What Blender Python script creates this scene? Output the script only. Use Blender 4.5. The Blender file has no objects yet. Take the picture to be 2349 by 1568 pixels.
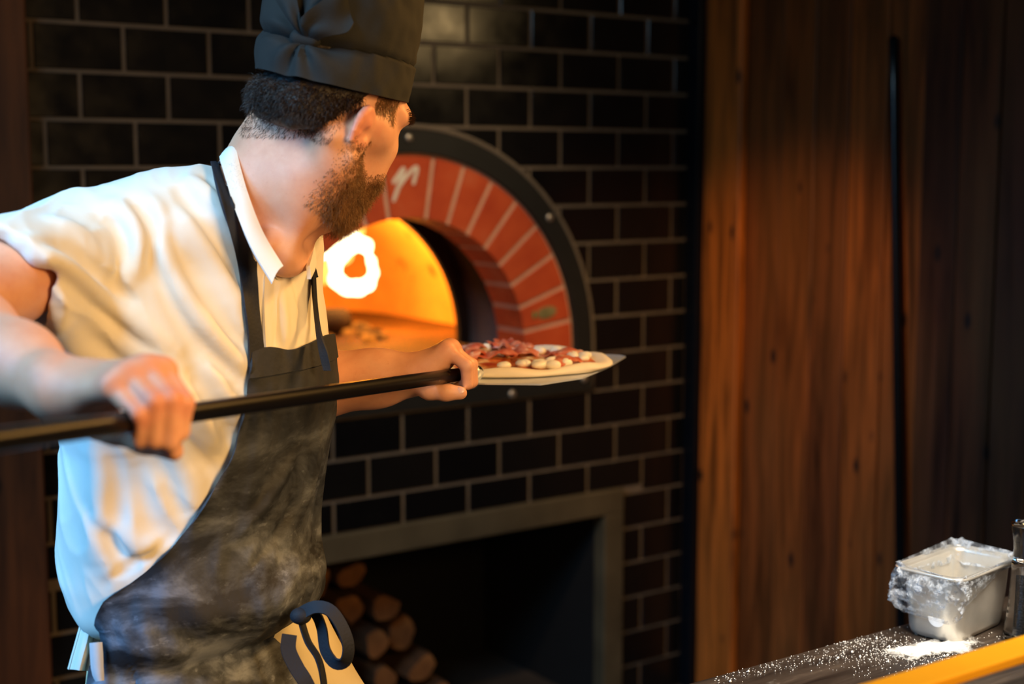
import bpy, bmesh, math, random
import numpy as np
from mathutils import Vector, Matrix

random.seed(7)
RNG = np.random.default_rng(7)
sc = bpy.context.scene
col = sc.collection

# ------------------------------------------------------------------ camera
F_PX, CX, CY = 3262.0, 1174.5, 784.0
PITCH, YAW, HC = 0.1215, 0.6098, 1.6
cp_, sp_ = math.cos(PITCH), math.sin(PITCH)
WX = np.array([math.cos(YAW), math.sin(YAW)])
WY = np.array([-math.sin(YAW), math.cos(YAW)])
W0 = np.array([-0.20832, 3.77670])
CAM = np.array([-(W0 @ WX), -(W0 @ WY), HC])


def L2W(p):
    """level frame (X right of the camera, Y ahead, Z up) -> world (X along the tiled wall, Y into it)"""
    p = np.asarray(p, float)
    o = np.empty_like(p)
    o[..., 0] = CAM[0] + p[..., 0] * WX[0] + p[..., 1] * WX[1]
    o[..., 1] = CAM[1] + p[..., 0] * WY[0] + p[..., 1] * WY[1]
    o[..., 2] = p[..., 2]
    return o


def Ldir(v):
    v = np.asarray(v, float)
    return np.array([v[0] * WX[0] + v[1] * WX[1], v[0] * WY[0] + v[1] * WY[1], v[2]])


RT, UP, FW = Ldir([1, 0, 0]), Ldir([0, sp_, cp_]), Ldir([0, cp_, -sp_])


def PL(px, py, d):
    """measured image position and distance -> level frame"""
    v = (CY - py) / F_PX
    return np.array([d * (px - CX) / F_PX, d * (cp_ + v * sp_), HC + d * (v * cp_ - sp_)])


def PW(px, py, d):
    return L2W(PL(px, py, d))


def ray(px, py):
    return (px - CX) / F_PX * RT + (CY - py) / F_PX * UP + FW


def on_y(px, py, y):
    r = ray(px, py)
    return CAM + (y - CAM[1]) / r[1] * r


def on_z(px, py, z):
    r = ray(px, py)
    return CAM + (z - CAM[2]) / r[2] * r


def on_x(px, py, x):
    r = ray(px, py)
    return CAM + (x - CAM[0]) / r[0] * r


cam_data = bpy.data.cameras.new('camera')
cam_data.lens = 50.0 * F_PX / 3262.5
cam_data.sensor_width = 36.0
cam_data.clip_start = 0.05
cam_data.dof.use_dof = True
cam_data.dof.focus_distance = 1.93
cam_data.dof.aperture_fstop = 2.8
cam_obj = bpy.data.objects.new('camera', cam_data)
col.objects.link(cam_obj)
M = Matrix(((RT[0], UP[0], -FW[0], CAM[0]), (RT[1], UP[1], -FW[1], CAM[1]), (RT[2], UP[2], -FW[2], CAM[2]), (0, 0, 0, 1)))
cam_obj.matrix_world = M
sc.camera = cam_obj

# ------------------------------------------------------------------ view, world, room lights
sc.view_settings.view_transform = 'Standard'
sc.view_settings.look = 'None'
sc.view_settings.gamma = 1.0
sc.view_settings.use_curve_mapping = False
sc.view_settings.exposure = 0.0
sc.cycles.use_denoising = True
sc.cycles.max_bounces = 8
sc.cycles.sample_clamp_indirect = 6.0

world = bpy.data.worlds.new('room_air')
sc.world = world
world.use_nodes = True
world.node_tree.nodes['Background'].inputs[0].default_value = (0.75, 0.62, 0.5, 1)
world.node_tree.nodes['Background'].inputs[1].default_value = 0.03


def light(name, kind, loc, target, power, color, size=0.5, size_y=None, spot=None, blend=0.5, level=True, spread=180):
    ld = bpy.data.lights.new(name, kind)
    ld.energy = power
    ld.color = color
    if kind == 'AREA':
        ld.size = size
        ld.spread = math.radians(spread)
        if size_y:
            ld.shape = 'RECTANGLE'
            ld.size_y = size_y
    elif kind == 'SPOT':
        ld.spot_size = math.radians(spot)
        ld.spot_blend = blend
        ld.shadow_soft_size = size
    else:
        ld.shadow_soft_size = size
    o = bpy.data.objects.new(name, ld)
    col.objects.link(o)
    a = L2W(loc) if level else np.array(loc, float)
    b = L2W(target) if level else np.array(target, float)
    o.location = a
    d = Vector(b - a)
    o.rotation_euler = d.to_track_quat('-Z', 'Y').to_euler()
    return o


# daylight from the shop window beside and behind the cook (cool), ceiling lamps and added fills (warm)
light('window_daylight', 'AREA', (-1.75, 0.95, 2.10), (-0.42, 1.90, 1.0), 6.4, (0.14, 0.50, 1.0), 0.9, 0.8, spread=60)
light('skylight_daylight', 'AREA', (-1.05, 0.85, 2.65), (-0.45, 1.80, 1.4), 8.6, (0.50, 0.78, 1.0), 0.6, 0.6, spread=100)
light('warm_fill', 'AREA', (0.80, 0.60, 1.75), (-0.4, 1.8, 1.15), 6.3, (1.0, 0.57, 0.21), 0.45, 0.45, spread=85)  # warm fill, set at head height so upper faces catch less of it
light('ceiling_lamp_planks', 'SPOT', (-0.05, -1.15, 2.25), (0.93, -0.20, 0.75), 66, (1.0, 0.55, 0.17), 0.06, spot=50, blend=1.0, level=False)
light('ceiling_lamp_oven', 'SPOT', (-0.1, -1.3, 2.6), (0.05, 0.0, 1.2), 58, (1.0, 0.74, 0.46), 0.08, spot=44, blend=1.0, level=False)
light('ceiling_lamp_counter', 'AREA', (0.75, 1.3, 2.3), (0.75, 1.95, 0.9), 8.0, (1.0, 0.88, 0.72), 0.5, 0.5, spread=60)
light('added_front_fill', 'AREA', (1.0, 2.45, 2.15), (-0.15, 1.9, 1.42), 3.0, (1.0, 0.50, 0.13), 0.3, 0.3, spread=70)  # added fill to warm the face, forearm and pizza
light('wall_lamp', 'AREA', (0.60, -0.99, 2.07), (0.0, 0.0, 1.95), 0.42, (1.0, 0.66, 0.28), 0.26, 0.13, level=False, spread=120)


# ------------------------------------------------------------------ material helpers
def srgb(r, g, b):
    f = lambda c: (c / 255 / 12.92) if c <= 10 else ((c / 255 + 0.055) / 1.055) ** 2.4
    return (f(r), f(g), f(b), 1.0)


class NT:
    def __init__(self, name):
        self.m = bpy.data.materials.new(name)
        self.m.use_nodes = True
        self.t = self.m.node_tree
        self.b = self.t.nodes['Principled BSDF']
        self._co = None

    def n(self, typ, **kw):
        nd = self.t.nodes.new(typ)
        for k, v in kw.items():
            setattr(nd, k, v)
        return nd

    def link(self, a, b):
        self.t.links.new(a, b)

    def set(self, **kw):
        for k, v in kw.items():
            s = self.b.inputs[k.replace('_', ' ')]
            if hasattr(v, 'is_linked') or isinstance(v, bpy.types.NodeSocket):
                self.link(v, s)
            else:
                s.default_value = v
        return self

    def co(self, scale=(1, 1, 1), rot=(0, 0, 0)):
        if self._co is None:
            self._co = self.n('ShaderNodeTexCoord')
        mp = self.n('ShaderNodeMapping')
        mp.inputs['Scale'].default_value = scale
        mp.inputs['Rotation'].default_value = rot
        self.link(self._co.outputs['Object'], mp.inputs['Vector'])
        return mp.outputs['Vector']

    def noise(self, vec, scale=5, detail=4, rough=0.5, dist=0.0):
        nd = self.n('ShaderNodeTexNoise')
        nd.inputs['Scale'].default_value = scale
        nd.inputs['Detail'].default_value = detail
        nd.inputs['Roughness'].default_value = rough
        nd.inputs['Distortion'].default_value = dist
        self.link(vec, nd.inputs['Vector'])
        return nd.outputs['Fac']

    def voronoi(self, vec, scale=5, feature='F1', out='Distance'):
        nd = self.n('ShaderNodeTexVoronoi', feature=feature)
        nd.inputs['Scale'].default_value = scale
        self.link(vec, nd.inputs['Vector'])
        return nd.outputs[out]

    def ramp(self, fac, stops, interp='LINEAR'):
        nd = self.n('ShaderNodeValToRGB')
        nd.color_ramp.interpolation = interp
        els = nd.color_ramp.elements
        while len(els) < len(stops):
            els.new(0.5)
        for e, (p, c) in zip(els, stops):
            e.position = p
            e.color = c if hasattr(c, '__len__') else (c, c, c, 1)
        self.link(fac, nd.inputs['Fac'])
        return nd.outputs['Color']

    def mix(self, fac, a, b, typ='MIX'):
        nd = self.n('ShaderNodeMixRGB', blend_type=typ)
        for s, v in ((nd.inputs[0], fac), (nd.inputs[1], a), (nd.inputs[2], b)):
            if isinstance(v, bpy.types.NodeSocket):
                self.link(v, s)
            else:
                s.default_value = v
        return nd.outputs[0]

    def math(self, op, a, b=0.0):
        nd = self.n('ShaderNodeMath', operation=op)
        for s, v in ((nd.inputs[0], a), (nd.inputs[1], b)):
            if isinstance(v, bpy.types.NodeSocket):
                self.link(v, s)
            else:
                s.default_value = v
        return nd.outputs[0]

    def attr(self, name, out='Color'):
        nd = self.n('ShaderNodeAttribute', attribute_name=name)
        return nd.outputs[out]

    def bump(self, height, strength=0.3, dist=0.01):
        nd = self.n('ShaderNodeBump')
        nd.inputs['Strength'].default_value = strength
        nd.inputs['Distance'].default_value = dist
        self.link(height, nd.inputs['Height'])
        self.link(nd.outputs['Normal'], self.b.inputs['Normal'])
        return self


def plain(name, c, rough=0.5, metal=0.0, bump=None, var=0.12, vscale=20, **kw):
    t = NT(name)
    v = t.co()
    nz = t.noise(v, vscale, 5)
    lo = tuple(x * (1 - var) for x in c[:3]) + (1,)
    hi = tuple(min(1, x * (1 + var)) for x in c[:3]) + (1,)
    t.set(Base_Color=t.ramp(nz, [(0.3, lo), (0.7, hi)]), Roughness=rough, Metallic=metal, **kw)
    if bump:
        t.bump(t.noise(v, bump[0], 4), bump[1], bump[2] if len(bump) > 2 else 0.002)
    return t.m


MAT = {}


def build_materials():
    # black glazed wall tile: per-tile tone comes from a point attribute
    t = NT('black_glazed_tile')
    v = t.co()
    nz = t.noise(v, 14, 4)
    base = t.mix(t.attr('tone'), srgb(12, 12, 14), srgb(30, 27, 24))
    t.set(Base_Color=base, Roughness=t.ramp(nz, [(0.3, 0.16), (0.75, 0.30)]))
    t.bump(t.noise(v, 9, 2), 0.12, 0.004)
    MAT['tile'] = t.m
    MAT['grout'] = plain('grey_grout', srgb(112, 99, 84), 0.9, bump=(220, 0.4))
    MAT['black_steel'] = plain('black_painted_steel', srgb(36, 36, 34), 0.5, 0.2, bump=(60, 0.05))
    MAT['navy_steel'] = plain('dark_navy_steel', srgb(12, 18, 28), 0.35, 0.3)
    MAT['frame_steel'] = plain('dull_steel_frame', srgb(92, 82, 62), 0.55, 0.2, var=0.25, vscale=8)
    MAT['bolt'] = plain('zinc_bolt', srgb(200, 190, 175), 0.35, 0.8)
    # oven arch brick
    t = NT('red_arch_brick')
    v = t.co()
    nz = t.noise(v, 9, 6, 0.6)
    c = t.ramp(nz, [(0.3, srgb(188, 66, 24)), (0.55, srgb(206, 82, 34)), (0.8, srgb(214, 112, 70))])
    t.set(Base_Color=c, Roughness=0.75)
    t.bump(t.noise(v, 90, 5), 0.25, 0.003)
    MAT['brick'] = t.m
    MAT['pink_mortar'] = plain('pale_pink_mortar', srgb(214, 168, 140), 0.9, bump=(160, 0.4))
    MAT['white_paint'] = plain('white_paint', srgb(235, 220, 200), 0.8)
    t = NT('oval_badge')
    v = t.co()
    t.set(Base_Color=t.ramp(t.noise(v, 30, 2), [(0.3, srgb(120, 112, 70)), (0.7, srgb(165, 145, 95))]), Roughness=0.5)
    MAT['badge'] = t.m
    MAT['green'] = plain('green_enamel', srgb(60, 160, 95), 0.5)
    MAT['soot'] = plain('soot_black', srgb(11, 10, 10), 0.8, bump=(30, 0.3))
    t = NT('sooty_vestibule_painted_light')
    v = t.co()
    sepz = t.n('ShaderNodeSeparateXYZ')
    t.link(t._co.outputs['Object'], sepz.inputs[0])
    nz = t.noise(v, 8, 4)
    hz = t.math('ADD', t.math('SUBTRACT', sepz.outputs['Z'], 1.07), t.math('MULTIPLY', nz, 0.18))
    t.set(Base_Color=t.ramp(hz, [(0.10, srgb(110, 118, 122)), (0.28, srgb(16, 15, 15))]), Roughness=0.6)  # cool light on the lower wall painted in as grey; soot black above
    MAT['vestibule'] = t.m
    # dome: firebrick with soot blotches
    t = NT('oven_firebrick')
    v = t.co()
    bl = t.noise(v, 6, 5, 0.6)
    c = t.ramp(bl, [(0.28, srgb(60, 36, 24)), (0.38, srgb(196, 150, 110)), (0.8, srgb(222, 176, 128))])
    t.set(Base_Color=c, Roughness=0.9)
    t.bump(t.noise(v, 25, 5), 0.3, 0.01)
    MAT['firebrick'] = t.m
    t = NT('oven_floor_stone')
    v = t.co()
    bl = t.noise(t.co((1, 2.5, 1)), 5, 5, 0.6)
    t.set(Base_Color=t.ramp(bl, [(0.3, srgb(44, 28, 22)), (0.7, srgb(92, 64, 52))]), Roughness=0.85)
    MAT['hearth'] = t.m

    def glow(name, c, s, c2=None, scale=9):
        t = NT(name)
        v = t.co()
        nz = t.noise(v, scale, 3)
        cc = t.ramp(nz, [(0.35, c), (0.7, c2 or c)])
        t.set(Base_Color=(0, 0, 0, 1), Emission_Color=cc, Emission_Strength=s, Roughness=1.0)
        return t.m
    MAT['flame_core'] = glow('flame_core', (1.0, 0.80, 0.42, 1), 6.0, (1.0, 0.86, 0.55, 1))
    MAT['flame_outer'] = glow('flame_outer', (1.0, 0.42, 0.05, 1), 1.9, (1.0, 0.62, 0.14, 1))
    MAT['ember'] = glow('ember', (0.02, 0.01, 0.005, 1), 1.2, (1.0, 0.25, 0.02, 1), 30)
    # plank wall
    t = NT('stained_plank_wood')
    v = t.co()
    vz = t.co((1, 1, 0.07))
    g = t.noise(vz, 26, 6, 0.6, 0.6)
    g2 = t.noise(t.co((1, 1, 0.25)), 4, 4)
    grain = t.ramp(g, [(0.32, (0.25, 0.25, 0.25, 1)), (0.5, (0.85, 0.85, 0.85, 1)), (0.70, (1.6, 1.5, 1.35, 1))])
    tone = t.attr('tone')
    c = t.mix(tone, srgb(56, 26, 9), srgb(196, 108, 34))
    c = t.mix(1.0, c, grain, 'MULTIPLY')
    c = t.mix(t.ramp(g2, [(0.4, 0.0), (0.62, 0.35)]), c, srgb(128, 84, 40))
    kn = t.voronoi(t.co((1, 5.0, 2.2)), 2.0)
    c = t.mix(t.ramp(kn, [(0.05, 1.0), (0.13, 0.0)]), c, srgb(22, 12, 8))
    t.set(Base_Color=c, Roughness=t.ramp(g, [(0.3, 0.45), (0.7, 0.65)]))
    t.bump(g, 0.25, 0.004)
    MAT['plank'] = t.m
    t = NT('dark_post_wood')
    g = t.noise(t.co((1, 1, 0.08)), 22, 6, 0.6, 0.5)
    kn = t.voronoi(t.co((4.0, 4.0, 2.0)), 2.2)
    c = t.ramp(g, [(0.3, srgb(58, 30, 17)), (0.7, srgb(118, 66, 34))])
    c = t.mix(t.ramp(kn, [(0.04, 1.0), (0.12, 0.0)]), c, srgb(16, 8, 5))
    t.set(Base_Color=c, Roughness=0.6)
    t.bump(g, 0.2, 0.003)
    MAT['post_wood'] = t.m
    # counter: worn dark wood
    t = NT('worn_dark_counter')
    vx = t.co((0.12, 1, 1))
    g = t.noise(vx, 40, 6, 0.6, 0.4)
    c = t.ramp(g, [(0.3, srgb(34, 28, 24)), (0.6, srgb(60, 50, 42)), (0.8, srgb(96, 82, 68))])
    fl = t.noise(t.co((0.6, 1, 1)), 7, 8, 0.72)
    c = t.mix(t.ramp(fl, [(0.56, 0.0), (0.70, 0.35), (0.8, 0.75)]), c, srgb(190, 182, 172))
    t.set(Base_Color=c, Roughness=t.ramp(g, [(0.3, 0.28), (0.7, 0.5)]))
    t.bump(g, 0.15, 0.002)
    MAT['counter'] = t.m
    MAT['counter_side'] = plain('dark_counter_panel', srgb(26, 22, 20), 0.6)
    MAT['yellow'] = plain('yellow_painted_edge', srgb(202, 142, 12), 0.45, var=0.1, vscale=6)
    MAT['rail_dark'] = plain('dark_shelf_underside', srgb(16, 14, 14), 0.7)
    MAT['steel'] = plain('brushed_stainless', srgb(215, 210, 200), 0.30, 0.6, bump=(80, 0.05))
    MAT['sticker'] = plain('white_sticker', srgb(238, 240, 242), 0.6)
    t = NT('cling_film')
    v = t.co()
    t.set(Base_Color=srgb(225, 235, 248), Roughness=0.12, Alpha=t.ramp(t.noise(v, 60, 5, 0.6), [(0.45, 0.03), (0.78, 0.80)]))
    t.bump(t.noise(v, 75, 5, 0.65), 0.9, 0.02)
    MAT['film'] = t.m
    t = NT('clear_acrylic')
    t.set(Base_Color=(0.98, 0.96, 0.92, 1), Roughness=0.03, Transmission_Weight=1.0, IOR=1.47)
    MAT['acrylic'] = t.m
    MAT['pepper'] = plain('black_peppercorns', srgb(30, 22, 18), 0.7, bump=(260, 1.0, 0.01), var=0.5, vscale=260)
    MAT['flour'] = plain('white_flour', srgb(232, 228, 220), 0.95, bump=(160, 0.5))
    t = NT('thin_flour_dusting')
    v = t.co()
    nz = t.noise(v, 70, 8, 0.75)
    al = t.ramp(t.math('ADD', t.math('MULTIPLY', t.attr('tone', 'Fac'), 1.1), t.math('SUBTRACT', nz, 0.95)), [(0.0, 0.0), (0.28, 0.95)])
    t.set(Base_Color=srgb(232, 228, 220), Roughness=0.95, Alpha=al)
    MAT['flour_thin'] = t.m
    # tools
    t = NT('worn_black_pole')
    v = t.co()
    sp = t.voronoi(v, 90)
    big = t.noise(v, 7, 3)
    msk = t.math('MULTIPLY', t.ramp(sp, [(0.12, 1.0), (0.26, 0.0)]), t.ramp(big, [(0.52, 0.0), (0.64, 1.0)]))
    t.set(Base_Color=t.mix(msk, srgb(9, 8, 8), srgb(150, 132, 92)), Roughness=0.33, Metallic=0.0, Specular_IOR_Level=0.3)
    MAT['pole'] = t.m
    MAT['black_pole'] = plain('glossy_black_tube', srgb(10, 12, 16), 0.22)
    MAT['alu'] = plain('aluminium_peel', srgb(220, 226, 232), 0.36, 0.5, bump=(50, 0.08))
    MAT['dough'] = plain('raw_pizza_dough', srgb(240, 226, 196), 0.75, bump=(40, 0.3), var=0.06)
    t = NT('tomato_sauce')
    v = t.co()
    t.set(Base_Color=t.ramp(t.noise(v, 45, 5), [(0.35, srgb(176, 60, 26)), (0.52, srgb(214, 120, 56)), (0.66, srgb(242, 206, 140))]), Roughness=0.35)
    t.bump(t.noise(v, 60, 4), 0.5, 0.004)
    MAT['sauce'] = t.m
    t = NT('ham_slice')
    v = t.co()
    t.set(Base_Color=t.ramp(t.noise(v, 55, 3), [(0.35, srgb(196, 84, 56)), (0.58, srgb(226, 140, 104)), (0.70, srgb(246, 214, 180))]), Roughness=0.35)
    MAT['ham'] = t.m
    MAT['mozz'] = plain('white_mozzarella', srgb(250, 240, 212), 0.4, var=0.05)
    t = NT('split_log')
    v = t.co()
    g = t.noise(t.co((1, 0.15, 1)), 30, 5, 0.6)
    t.set(Base_Color=t.ramp(g, [(0.3, srgb(50, 30, 16)), (0.7, srgb(104, 66, 34))]), Roughness=0.85)
    t.bump(g, 0.5, 0.006)
    MAT['log'] = t.m
    t = NT('cut_log_end')
    v = t.co()
    t.set(Base_Color=t.ramp(t.noise(v, 16, 4), [(0.3, srgb(110, 66, 30)), (0.7, srgb(160, 106, 56))]), Roughness=0.85)
    MAT['log_end'] = t.m
    MAT['charcoal'] = plain('charred_log', srgb(30, 22, 18), 0.9, bump=(40, 0.7, 0.01))
    MAT['recess'] = plain('recess_lining', srgb(11, 10, 11), 0.8)
    t = NT('dark_floor')
    v = t.co()
    t.set(Base_Color=t.ramp(t.noise(v, 4, 5), [(0.3, srgb(46, 42, 40)), (0.7, srgb(70, 64, 60))]), Roughness=0.45)
    MAT['floor'] = t.m
    MAT['ceiling'] = plain('dark_ceiling', srgb(40, 36, 34), 0.9)
    # person
    t = NT('skin')
    v = t.co()
    nz = t.noise(v, 18, 5, 0.6)
    c = t.ramp(nz, [(0.3, srgb(216, 150, 118)), (0.7, srgb(234, 178, 146))])
    fine = t.noise(v, 160, 4, 0.6)
    c = t.mix(t.ramp(fine, [(0.62, 0.0), (0.75, 0.25)]), c, srgb(196, 118, 90))
    c = t.mix(t.attr('zone'), c, srgb(222, 120, 104))
    t.set(Base_Color=c, Roughness=0.52, Subsurface_Weight=0.12, Subsurface_Scale=0.02)
    t.b.inputs['Subsurface Radius'].default_value = (1.0, 0.35, 0.2)
    t.bump(t.noise(v, 380, 3), 0.10, 0.001)
    MAT['skin'] = t.m
    MAT['nail'] = plain('fingernail', srgb(240, 190, 168), 0.3)
    MAT['eye'] = plain('eyeball', srgb(235, 230, 225), 0.15)
    MAT['iris'] = plain('brown_iris', srgb(60, 38, 22), 0.15)
    t = NT('cream_cotton')
    v = t.co()
    t.set(Base_Color=t.ramp(t.noise(v, 6, 3), [(0.3, srgb(232, 226, 212)), (0.7, srgb(240, 236, 226))]), Roughness=0.9, Sheen_Weight=0.15)
    t.bump(t.noise(v, 45, 4, 0.55), 0.12, 0.004)
    MAT['shirt'] = t.m
    t = NT('collar_cotton')
    v = t.co()
    w = t.noise(t.co(), 85, 2, 0.4, 2.2)
    ink = t.ramp(w, [(0.485, 0.0), (0.5, 0.5), (0.515, 0.0)])
    area = t.ramp(t.noise(v, 12, 2), [(0.5, 0.0), (0.6, 1.0)])
    t.set(Base_Color=t.mix(t.math('MULTIPLY', ink, area), srgb(238, 234, 226), srgb(60, 60, 70)), Roughness=0.9)
    MAT['collar'] = t.m
    # black apron, floury
    t = NT('floury_black_apron')
    v = t.co()
    sepz = t.n('ShaderNodeSeparateXYZ')
    t.link(t._co.outputs['Object'], sepz.inputs[0])
    zz = t.math('SUBTRACT', sepz.outputs['Z'], 0.6)
    low = t.ramp(zz, [(0.10, 1.0), (0.42, 0.9), (0.58, 0.45), (0.74, 0.0)])
    smear = t.noise(t.co((1.0, 1.0, 1.9), (0.5, 0.3, 0.0)), 9, 7, 0.62, 0.4)
    fine = t.noise(t.co((1, 1, 2.2), (0.4, 0.2, 0.1)), 48, 4, 0.6)
    m1 = t.ramp(smear, [(0.42, 0.0), (0.53, 0.28), (0.62, 0.80)])
    m2 = t.ramp(fine, [(0.58, 0.0), (0.68, 0.75)])
    m = t.math('MAXIMUM', m1, t.math('MULTIPLY', m2, t.ramp(smear, [(0.40, 0.0), (0.55, 1.0)])))
    m = t.math('MULTIPLY', m, low)
    c = t.mix(m, srgb(23, 29, 39), srgb(148, 160, 180))
    t.set(Base_Color=c, Roughness=0.7)
    t.bump(t.noise(v, 14, 5, 0.55), 0.3, 0.012)
    MAT['apron'] = t.m
    MAT['strap'] = plain('navy_black_strap', srgb(20, 25, 36), 0.75, bump=(300, 0.3))
    t = NT('dark_denim_hat')
    v = t.co()
    wv = t.noise(v, 700, 2)
    t.set(Base_Color=t.ramp(t.math('ADD', t.math('MULTIPLY', wv, 0.35), t.math('MULTIPLY', t.noise(v, 12, 4), 0.65)),
                            [(0.30, srgb(15, 17, 20)), (0.70, srgb(36, 37, 35))]), Roughness=0.85)
    t.bump(wv, 0.25, 0.0008)
    MAT['hat'] = t.m
    MAT['hair_base'] = plain('dark_brown_hair_mass', srgb(30, 20, 15), 0.6, bump=(90, 0.8, 0.006))
    MAT['hair'] = plain('dark_brown_hair', srgb(46, 32, 24), 0.38, var=0.4, vscale=60)
    MAT['beard'] = plain('brown_beard', srgb(128, 90, 52), 0.42, var=0.45, vscale=70)
    MAT['stubble'] = plain('short_brown_stubble', srgb(90, 60, 42), 0.5)
    t = NT('cream_trousers')
    v = t.co()
    t.set(Base_Color=t.ramp(t.noise(v, 8, 4), [(0.3, srgb(218, 200, 150)), (0.7, srgb(232, 218, 178))]), Roughness=0.85)
    t.bump(t.noise(v, 30, 5), 0.3, 0.006)
    MAT['trousers'] = t.m
    MAT['shoe'] = plain('black_work_shoe', srgb(24, 24, 26), 0.45)
    MAT['tag'] = plain('grey_white_tag', srgb(200, 206, 214), 0.8)


build_materials()


# ------------------------------------------------------------------ object helpers
def setp(o, label=None, category=None, group=None, kind=None):
    if label:
        o['label'] = label
    if category:
        o['category'] = category
    if group:
        o['group'] = group
    if kind:
        o['kind'] = kind
    return o


def thing(name, label, category, loc, group=None):
    o = bpy.data.objects.new(name, None)
    o.empty_display_size = 0.05
    o.location = Vector([float(x) for x in loc])
    col.objects.link(o)
    return setp(o, label, category, group)


def root_loc(p):
    v = Vector((0, 0, 0))
    while p is not None:
        v = v + p.location
        p = p.parent
    return np.array(v)


def mobj(name, verts, faces, mats, parent=None, mi=None, smooth=True, origin=None, attrs=None, crisp=None):
    """one mesh object; verts are world coordinates"""
    verts = np.asarray(verts, float)
    base = root_loc(parent) if parent is not None else (np.array(origin, float) if origin is not None else np.zeros(3))
    me = bpy.data.meshes.new(name)
    fa = np.asarray(faces) if not isinstance(faces, list) else None
    if fa is not None and fa.ndim == 2:
        nf, k = fa.shape
        me.vertices.add(len(verts))
        me.vertices.foreach_set('co', (verts - base).astype(np.float32).ravel())
        me.loops.add(nf * k)
        me.loops.foreach_set('vertex_index', fa.astype(np.int32).ravel())
        me.polygons.add(nf)
        me.polygons.foreach_set('loop_start', np.arange(0, nf * k, k, dtype=np.int32))
        me.update(calc_edges=True)
    else:
        me.from_pydata([tuple(v) for v in (verts - base)], [], [tuple(int(i) for i in f) for f in faces])
    me.validate()
    if not isinstance(mats, (list, tuple)):
        mats = [mats]
    for m in mats:
        me.materials.append(MAT[m])
    if mi is not None:
        me.polygons.foreach_set('material_index', np.asarray(mi, np.int32))
    me.polygons.foreach_set('use_smooth', np.full(len(me.polygons), smooth))
    if attrs:
        for k, v in attrs.items():
            a = me.attributes.new(k, 'FLOAT', 'POINT')
            a.data.foreach_set('value', np.asarray(v, np.float32))
    if crisp:
        me.set_sharp_from_angle(angle=math.radians(crisp))
    me.update()
    o = bpy.data.objects.new(name, me)
    col.objects.link(o)
    if parent is not None:
        o.parent = parent
    elif origin is not None:
        o.location = Vector([float(x) for x in origin])
    return o


class MB:
    """collects shapes (world coordinates) for ONE mesh object"""

    def __init__(self):
        self.v, self.f, self.mi, self.n = [], [], [], 0
        self.tone = []

    def add(self, v, f, mi=0, tone=0.0):
        v = np.asarray(v, float).reshape(-1, 3)
        self.v.append(v)
        self.f += [tuple(int(i) + self.n for i in q) for q in f]
        self.mi += [mi] * len(f)
        self.n += len(v)
        self.tone += [tone] * len(v)
        return self

    def box(self, x0, x1, y0, y1, z0, z1, bev=0.0, mi=0, rot=None, about=None, seg=2, tone=0.0):
        bm = bmesh.new()
        bmesh.ops.create_cube(bm, size=1.0)
        for w in bm.verts:
            w.co = Vector(((x0 + x1) / 2 + w.co.x * (x1 - x0), (y0 + y1) / 2 + w.co.y * (y1 - y0), (z0 + z1) / 2 + w.co.z * (z1 - z0)))
        if bev > 0:
            bmesh.ops.bevel(bm, geom=bm.edges[:], offset=bev, segments=seg, affect='EDGES', profile=0.5)
        v = np.array([w.co[:] for w in bm.verts])
        bm.verts.index_update()
        f = [[w.index for w in q.verts] for q in bm.faces]
        bm.free()
        if rot is not None:
            a = np.array(about if about is not None else [(x0 + x1) / 2, (y0 + y1) / 2, (z0 + z1) / 2])
            v = (v - a) @ np.asarray(rot).T + a
        return self.add(v, f, mi, tone)

    def tube(self, pts, rad, n=12, mi=0, cap=True, flat=None):
        pts = np.asarray(pts, float)
        m = len(pts)
        rad = np.broadcast_to(np.asarray(rad, float), (m,))
        tan = np.gradient(pts, axis=0)
        tan /= np.linalg.norm(tan, axis=1)[:, None] + 1e-12
        ref = np.array([0, 0, 1.0]) if abs(tan[0][2]) < 0.9 else np.array([1.0, 0, 0])
        vs = []
        a = np.cross(tan[0], ref)
        a /= np.linalg.norm(a)
        for i in range(m):
            a = a - tan[i] * (a @ tan[i])
            a /= np.linalg.norm(a) + 1e-12
            b = np.cross(tan[i], a)
            th = np.arange(n) * 2 * math.pi / n
            vs.append(pts[i] + rad[i] * (np.cos(th)[:, None] * a + np.sin(th)[:, None] * b))
        v = np.concatenate(vs)
        f = []
        for i in range(m - 1):
            for j in range(n):
                k = (j + 1) % n
                f.append((i * n + j, i * n + k, (i + 1) * n + k, (i + 1) * n + j))
        if cap:
            f.append(tuple(range(n - 1, -1, -1)))
            f.append(tuple(range((m - 1) * n, m * n)))
        return self.add(v, f, mi)

    def lathe(self, prof, center, n=32, mi=0, axis='z', cap=True):
        prof = np.asarray(prof, float)
        th = np.arange(n) * 2 * math.pi / n
        v = []
        for r, h in prof:
            if axis == 'z':
                v.append(np.stack([r * np.cos(th), r * np.sin(th), np.full(n, h)], 1))
            else:  # along -y
                v.append(np.stack([r * np.cos(th), np.full(n, -h), r * np.sin(th)], 1))
        v = np.concatenate(v) + np.asarray(center, float)
        f = []
        m = len(prof)
        for i in range(m - 1):
            for j in range(n):
                k = (j + 1) % n
                f.append((i * n + j, i * n + k, (i + 1) * n + k, (i + 1) * n + j))
        if cap:
            f.append(tuple(range(n - 1, -1, -1)))
            f.append(tuple(range((m - 1) * n, m * n)))
        return self.add(v, f, mi)

    def build(self, name, mats, parent=None, smooth=False, origin=None, tone=False):
        v = np.concatenate(self.v)
        return mobj(name, v, self.f, mats, parent, self.mi, smooth, origin, {'tone': self.tone} if tone else None)


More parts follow.
